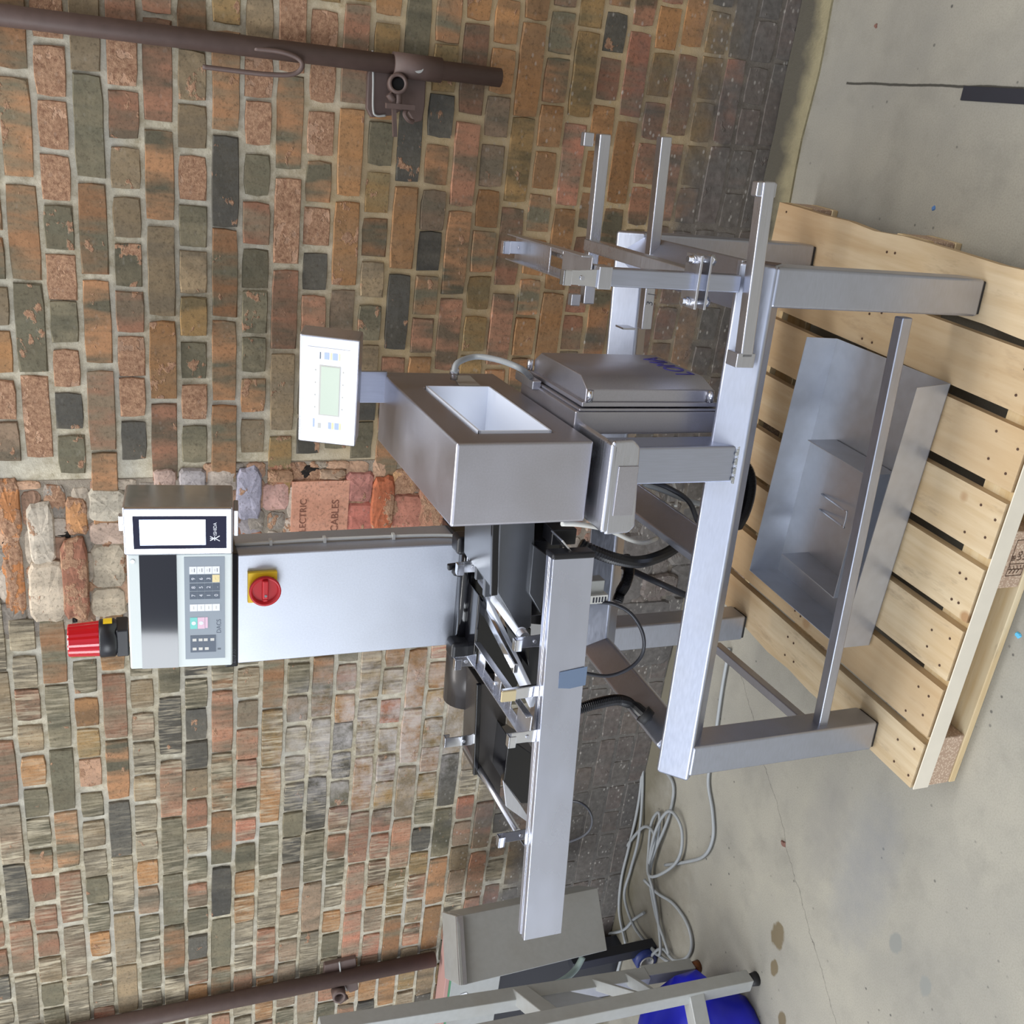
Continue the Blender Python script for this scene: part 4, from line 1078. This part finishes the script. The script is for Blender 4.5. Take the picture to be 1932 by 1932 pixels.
sheet(MB(), [L_(FL_), L_(BL_), L_(BL_ + up(hB) + bw), L_(FL_ + up(hF))]).build('end_wall', M['zinc'], trough)
# inner box
zi = .134
rb, lb = Vector((-0.7434,-0.7018,0.134)), Vector((-1.052,-0.7102,0.134))
fr2, fl2 = Vector((-0.7421,-0.9307,0.222)), Vector((-1.056,-0.9364,0.222))
fr2.z = fl2.z = zi
h2_ = .088
ins = empty('sheet_steel_box', 'smaller open sheet steel box with wire handle inside the trough', 'box', ((rb + lb + fr2 + fl2) / 4))
ic = Vector(ins.location); L2 = lambda v: v - ic
sheet(MB(), [L2(rb), L2(lb), L2(fl2), L2(fr2)]).build('floor_sheet', M['zinc'], ins)
sheet(MB(), [L2(rb), L2(fr2), L2(fr2 + up(h2_)), L2(rb + up(h2_ * .95))]).build('end_wall', M['zinc'], ins)
sheet(MB(), [L2(lb), L2(fl2), L2(fl2 + up(h2_)), L2(lb + up(h2_ * .95))]).build('end_wall', M['zinc'], ins)
sheet(MB(), [L2(fr2), L2(fl2), L2(fl2 + up(h2_)), L2(fr2 + up(h2_))]).build('front_wall', M['zinc'], ins)
wh = [(-0.8893,-0.7062,0.138), (-0.8774,-0.8284,0.165), (-0.8775,-0.8408,0.165), (-0.9133,-0.8427,0.165), (-0.9166,-0.8357,0.165), (-0.9291,-0.713,0.138)]
MB().tube([L2(Vector(v)) for v in wh], .0022, 8, 4).build('wire_handle', M['chrome'], ins, smooth=True)

# ------------------------------------------------------------------ wall pipes
def wall_pipe(name, label, x, zt, zb_, y, r, valve_z):
    o = empty(name, label, 'pipe', (x, y, zb_))
    MB().cyl((0, 0, 0), (0, 0, zt - zb_), r, n=20).build('pipe_run', M['rust'], o, smooth=True)
    return o
rp = wall_pipe('iron_pipe', 'brown iron pipe with open socket and tap plate on the right of the wall', -.024, 3.0, .875, -.033, .0225, 1.15)
rpl = lambda p: Vector(p) - Vector(rp.location)
# wall plate carrying the socket and the tap
pa_, pb_ = rpl((-0.0162,-0.02,1.214)), rpl((-0.148,-0.02,1.05))
pts = [rpl((-0.0163,-0.02,1.194)), rpl((-0.0035,-0.02,1.062)), rpl((-0.1093,-0.02,1.058)), rpl((-0.1441,-0.02,1.061)), rpl((-0.1511,-0.02,1.082)), rpl((-0.1204,-0.02,1.107)), rpl((-0.1394,-0.02,1.14)), rpl((-0.1494,-0.02,1.192)), rpl((-0.13,-0.02,1.204)), rpl((-0.0527,-0.02,1.206))]
pp = MB().prism(pts, (0, .02, 0)).build('wall_plate', M['rust'], rp, .004)
wire = MB().tube([rpl((0.0007,-0.022,1.198)), rpl((-0.063,-0.024,1.193)), rpl((-0.1282,-0.024,1.189)), rpl((-0.1431,-0.024,1.18)), rpl((-0.1408,-0.024,1.157))], .0028, 8).build('plate_seam', M['dullsteel'], pp, smooth=True)
sc_ = rpl((-0.0684,-0.05,1.135))
sk = MB().lathe(sc_ + Vector((0, .03, 0)), (0.1, -1, .15), [(0, .024), (.045, .024), (.048, .021), (.048, .016), (.012, .0155)], 24).build('open_socket', M['rust'], rp, smooth=True)
MB().cyl(sc_ + Vector((0.0, .0, 0)), sc_ + Vector((.002, -.006, .001)), .0155).build('socket_bore', M['rusthole'], sk)
tap = MB()
c0 = rpl((-0.1123,-0.05,1.133))
tap.cyl(rpl((-0.0886,-0.05,1.135)), rpl((-0.1145,-0.055,1.134)), .008).bar(rpl((-0.1162,-0.06,1.167)), rpl((-0.1139,-0.06,1.096)), .012, .014)
tap.bar(rpl((-0.1156,-0.058,1.147)), rpl((-0.1851,-0.058,1.139)), .010, .010)
tap.tube([rpl((-0.1184,-0.055,1.113)), rpl((-0.1306,-0.06,1.119)), rpl((-0.1431,-0.06,1.109)), rpl((-0.1469,-0.055,1.095))], .006, 8)
tap.cyl(rpl((-0.0898,-0.05,1.159)), rpl((-0.1041,-0.05,1.147)), .009)
tap.build('tap', M['rust'], rp, .002)
MB().tube([rpl((-0.0277,-0.05,1.476)), rpl((-0.0273,-0.06,1.419)), rpl((-0.0361,-0.065,1.381)), rpl((-0.0517,-0.07,1.371)), rpl((-0.0711,-0.065,1.391)), rpl((-0.0781,-0.06,1.453)), rpl((-0.0786,-0.05,1.534)), rpl((-0.0783,-0.045,1.589))], .0055, 10).build('bent_hook', M['rust'], rp, smooth=True)
MB().cyl(rpl((-0.0271,-0.045,1.091)), rpl((-0.0244,-0.06,1.093)), .012).build('plate_bolt', M['dullsteel'], rp, smooth=True)
MB().cyl((0, .0, .255 - .10), (0, .0, .255 + .02), .029, n=20).build('pipe_sleeve', M['rust'], rp, smooth=True)
lp = wall_pipe('iron_pipe', 'brown iron pipe with tap plate at the far left end of the wall', -3.043, 3.0, .77, -.035, .0275, 1.1)
lpl = lambda p: Vector(p) - Vector(lp.location)
q_ = [lpl((-2.983,-0.02,1.18)), lpl((-2.978,-0.02,1.066)), lpl((-3.141,-0.02,1.048)), lpl((-3.148,-0.02,1.079)), lpl((-3.102,-0.02,1.111)), lpl((-3.105,-0.02,1.155)), lpl((-3.056,-0.02,1.181))]
MB().prism(q_, (0, .02, 0)).build('wall_plate', M['rust'], lp, .004)
MB().lathe(lpl((-3.095,-0.04,1.129)), (.2, -1, .1), [(0, .026), (.04, .024), (.042, .016), (.015, .015)], 20).cyl(lpl((-3.125,-0.05,1.097)), lpl((-3.144,-0.05,1.125)), .01).build('tap', M['rust'], lp, smooth=True)
MB().tube([lpl((-2.968,-0.03,1.129)), lpl((-3.063,-0.03,1.115)), lpl((-3.122,-0.03,1.093))], .003, 8).build('plate_seam', M['dullsteel'], lp, smooth=True)

# ------------------------------------------------------------------ left-hand clutter
# steel stand: two leaning square posts with plates and rungs
stand = empty('steel_stand', 'grey square-tube steel stand in the left corner', 'stand', (-2.75, -.53, 0))
sl = lambda p: Vector(p) - Vector(stand.location)
fa, fb_ = Vector((-2.734,-0.548,0.03)), Vector((-2.494,-0.8189,0.03))
ta_, tb_ = Vector((-2.604,-0.56,1.316)), Vector((-2.415,-0.84,1.235))
kneeA = fa.lerp(ta_, .155)
MB().bar(sl(fa), sl(kneeA), .045, .045).build('leg', M['dullsteel'], stand, .003)
MB().bar(sl(fa.lerp(ta_, .145) + Vector((0, -.012, 0))), sl(ta_ + Vector((0, -.012, 0))), .05, .05).build('leg', M['dullsteel'], stand, .003)
MB().bar(sl(fb_), sl(tb_), .045, .045).build('leg', M['dullsteel'], stand, .003)
for f_, mt in ((fa, 'amber'), (fb_, 'rubber')):
    MB().cyl(sl(f_) - Vector((0, 0, .001)), sl(f_) - Vector((0, 0, .030)), .018, .022, n=14).build('foot', M[mt], stand, smooth=True)
def onA(f_, dy=0): return fa.lerp(ta_, f_) + Vector((0, dy, 0))
def onB(f_, dy=0): return fb_.lerp(tb_, f_) + Vector((0, dy, 0))
MB().bar(sl(onA(.20)), sl(onB(.27)), .04, .012).build('brace', M['dullsteel'], stand, .002)
MB().bar(sl(onA(.50)), sl(onB(.56)), .05, .05).build('rung', M['dullsteel'], stand, .003)
MB().bar(sl(onA(.30)), sl(onB(.30)), .035, .012).build('rung', M['dullsteel'], stand, .002)
MB().bar(sl(onB(.17)), sl(onB(.17) + Vector((-.35, -.35, 0))), .05, .05).build('rung', M['dullsteel'], stand, .003)
sheet(MB(), [sl(onA(.38, -.01)), sl(onB(.36, .01)), sl(onB(.50, .01)), sl(onA(.50, -.01))], .003).build('gusset_plate', M['zinc'], stand)
# pale steel cabinet front with a lidded top, leaning behind the stand
cab = empty('steel_control_box', 'pale grey steel control box with sloped lid hung beyond the long guard', 'control box', (-2.683,-0.32,0.2743))
cl_ = lambda p: Vector(p) - Vector(cab.location)
f4 = [Vector((-2.646,-0.22,0.762)), Vector((-2.739,-0.42,0.8012)), Vector((-2.719,-0.42,0.2922)), Vector((-2.637,-0.22,0.2506))]
DV = Vector((-.11, .13, 0))
cbm = MB().prism([cl_(v) for v in f4], DV).build('casing', M['dullsteel'], cab, .003)
l4 = [Vector((-2.632,-0.232,0.788)), Vector((-2.723,-0.432,0.8284)), Vector((-2.725,-0.432,0.8028)), Vector((-2.631,-0.232,0.7635))]
MB().prism([cl_(v) for v in l4], DV * .07).build('lid_edge', M['steel'], cab, .002)
b4 = [l4[0], l4[1], l4[1] + DV * 1.05 + Vector((0, 0, .0)), l4[0] + DV * 1.05 + Vector((0, 0, .0))]
MB().prism([cl_(v + Vector((0, 0, -.012))) for v in b4], (0, 0, .012)).build('lid', M['dullsteel'], cab, .002)
# tall grey cupboard with a dusty pink board on top
cup = empty('grey_cupboard', 'low grey cupboard with dusty pink board top in the left corner', 'cupboard', (-3.02, -.05, 0))
ul = lambda x, y, z: (x + 3.02, y + .05, z)
c1_, c2_ = Vector((-3.093,-0.1,0.7312)), Vector((-3.242,-0.1,0.7083))
zc = c1_.z
MB().box(ul(-3.42, -.10, zc - .21), ul(-2.98, -.03, zc - .012)).build('carcass', M['dullsteel'], cup, .002)
MB().box(ul(-3.40, -.085, 0), ul(-3.12, -.03, zc - .21)).build('dark_void', M['cable_k'], cup, .002)  # shaded void under the carcass, put in as a near-black box
MB().box(ul(-3.42, -.10, zc - .012), ul(-2.97, -.03, zc)).build('board_edge', M['greenedge'], cup)
MB().box(ul(-3.44, -.11, zc), ul(-2.90, -.03, zc + .016)).build('top_board', M['pinkboard'], cup, .002)
MB().prism([ul(*(Vector((-3.178,-0.101,0.6775)))), ul(*(Vector((-3.174,-0.101,0.6528)))), ul(*(Vector((-3.227,-0.101,0.6218)))), ul(*(Vector((-3.237,-0.101,0.663))))], (0, -.002, 0)).build('torn_label', M['keywhite'], cup)
# blue plastic heap, tape roll
bm = bmesh.new()
bmesh.ops.create_uvsphere(bm, u_segments=32, v_segments=20, radius=1)
for v in bm.verts:
    nn = mnoise.noise(v.co * 2.2); v.co *= 1 + .22 * nn
    v.co.z = max(0, v.co.z + .35)
    v.co.x *= .46; v.co.y *= .26; v.co.z *= .24
me = bpy.data.meshes.new('blue_plastic_sack'); bm.to_mesh(me); bm.free()
me.materials.append(M['blue'])
for pl_ in me.polygons: pl_.use_smooth = True
bo_ = bpy.data.objects.new('blue_plastic_sack', me); col.objects.link(bo_)
bo_.location = (-3.04, -.80, 0)
tag(bo_, 'bright blue plastic sack heaped on the floor behind the stand legs', 'sack')
tr0 = Vector((-2.947,-0.2985,0.04))
tp = empty('tape_roll', 'small blue tape roll on the floor beside the coiled cables', 'tape', (tr0.x, tr0.y, 0))
MB().lathe((.0, .025, .045), (0, -1, 0), [(0, .042), (.05, .042), (.05, .026), (0, .026)], 24).build('tape', plain('navy_tape', (40, 56, 120), .4), tp, smooth=True)
MB().lathe((.0, .026, .045), (0, -1, 0), [(0, .028), (.054, .028), (.054, .024), (0, .024)], 24).build('core', M['label'], tp, smooth=True)

# cables on the floor
def cable(name, label, runs, r, mat):
    o = None
    m = MB()
    pts = []
    for q in runs: pts.append(q)
    m.tube([Vector(q) for q in pts], r, 8, 8)
    o = m.build(name, mat, None, smooth=True)
    o.parent = None
    tag(o, label, 'cable')
    return o
h = .010
cable('grey_cable', 'grey cable running along the floor from the frame leg to the coils',
      [(-1.593,-0.3226,0.01), (-1.741,-0.3344,0.01), (-1.93,-0.3606,0.01), (-2.071,-0.3736,0.01), (-2.154,-0.4334,0.01), (-2.236,-0.4683,0.01), (-2.334,-0.4468,0.01), (-2.449,-0.351,0.01), (-2.552,-0.2521,0.01)], .0058, M['cable_g'])
cable('grey_cable', 'loosely coiled grey cable in wide loops by the wall foot',
      [(-2.268,0.0324,0.01), (-2.423,-0.0212,0.01), (-2.582,-0.0695,0.02), (-2.757,-0.0506,0.012), (-2.883,-0.0575,0.02), (-2.935,-0.1562,0.02), (-2.914,-0.2818,0.02), (-2.862,-0.3661,0.03), (-2.775,-0.3018,0.02), (-2.678,-0.2421,0.03), (-2.626,-0.1886,0.03), (-2.447,-0.1912,0.04), (-2.321,-0.2298,0.03), (-2.33,-0.3044,0.02), (-2.421,-0.3353,0.02), (-2.519,-0.305,0.03), (-2.616,-0.2278,0.05), (-2.565,-0.1464,0.02), (-2.454,-0.1303,0.02), (-2.389,-0.1643,0.02), (-2.501,-0.1901,0.02), (-2.654,-0.1883,0.02), (-2.756,-0.2693,0.02), (-2.801,-0.3528,0.02), (-2.826,-0.4029,0.02)], .0058, M['cable_g'])
cable('grey_cable', 'thick grey cable arcing from the coil towards the stand foot',
      [(-2.675,-0.1879,0.04), (-2.678,-0.2569,0.02), (-2.643,-0.3473,0.01), (-2.637,-0.4417,0.01), (-2.68,-0.4959,0.01), (-2.749,-0.4918,0.012), (-2.817,-0.4397,0.02), (-2.844,-0.361,0.02), (-2.903,-0.3272,0.03), (-2.971,-0.3035,0.02)], .0058, M['cable_g'])
cable('grey_cable', 'grey cable folded in two narrow strands through the coil',
      [(-2.23,-0.0811,0.01), (-2.237,-0.1927,0.01), (-2.362,-0.2122,0.012), (-2.526,-0.1909,0.02), (-2.632,-0.1822,0.03), (-2.483,-0.1812,0.03), (-2.515,-0.0885,0.02), (-2.712,0.0169,0.01), (-2.801,0.0414,0.01)], .0058, M['cable_g'])
cable('grey_cable', 'grey cable end trailing under the control box',
      [(-3.271,-0.1028,0.01), (-3.094,-0.1251,0.01), (-2.937,-0.2469,0.02), (-2.88,-0.3664,0.02), (-2.853,-0.4134,0.02)], .0058, M['cable_g'])
cable('grey_cable', 'short grey cable loop under the control box close to the wall',
      [(-3.188,0.0394,0.01), (-3.041,-0.0814,0.01), (-2.924,-0.1419,0.015), (-2.833,-0.198,0.015)], .0058, M['cable_g'])
cable('grey_cable', 'grey cable hugging the wall foot above the coil',
      [(-2.288,0.0431,0.012), (-2.368,0.0041,0.012), (-2.506,-0.0116,0.012), (-2.691,-0.0072,0.012), (-2.856,-0.0022,0.012), (-2.991,-0.0331,0.012), (-3.071,-0.1204,0.012)], .0058, M['cable_g'])
MB().tube([cl_(Vector(q)) for q in ((-2.823,-0.34,0.3325), (-2.856,-0.36,0.3668), (-2.844,-0.4,0.4364), (-2.816,-0.44,0.5355))], .011, 8).build('hose', plain('pale_green_hose', (140, 154, 146), .4), cab, smooth=True)
MB().box(cl_(Vector((-2.94, -.30, 0))), cl_(Vector((-2.90, -.26, .34)))).build('support_post', M['cable_k'], cab, .002)

# bits on the floor
s0, s1 = (0.0694,-0.6646,0), (0.0743,-0.8807,0)
so = MB().bar(Vector((s0[0], s0[1], .002)), Vector((s1[0], s1[1], .002)), .03, .004).build('metal_strip', M['cable_k'], None, .001)
tag(so, 'flat dark metal strip lying beside the crack on the floor at right', 'strip')
def chip(name, label, cat, p, r, mat):
    m = MB()
    n = 9
    vs = [(p[0] + r * math.cos(i * 2 * math.pi / n) * rng.uniform(.6, 1.1), p[1] + r * math.sin(i * 2 * math.pi / n) * rng.uniform(.6, 1.1), 0.0005) for i in range(n)]
    vs2 = [(p[0] + (v[0] - p[0]) * .7, p[1] + (v[1] - p[1]) * .7, r * .45) for v in vs]
    m.add(vs + vs2, [tuple(range(n))[::-1], tuple(range(n, 2 * n))] + [(i, (i + 1) % n, (i + 1) % n + n, i + n) for i in range(n)])
    return tag(m.build(name, mat), label, cat)
bc = plain('brick_crumb', (122, 88, 78), .9)
chip('brick_chip', 'small brown brick chip on the floor left of the pallet', 'chip', (-1.995,-0.7718,0), .012, bc)
chip('brick_chip', 'small brown brick chip on the floor at the top right', 'chip', (0.2039,-0.3077,0), .007, bc)
chip('paper_scrap', 'tiny blue scrap on the floor right of the pallet', 'scrap', (-0.1805,-0.6722,0), .007, plain('blue_scrap', (84, 120, 170), .8))
chip('paper_scrap', 'tiny light blue scrap on the floor in front of the pallet', 'scrap', (-0.9836,-1.264,0), .009, plain('cyan_scrap', (90, 176, 214), .8))
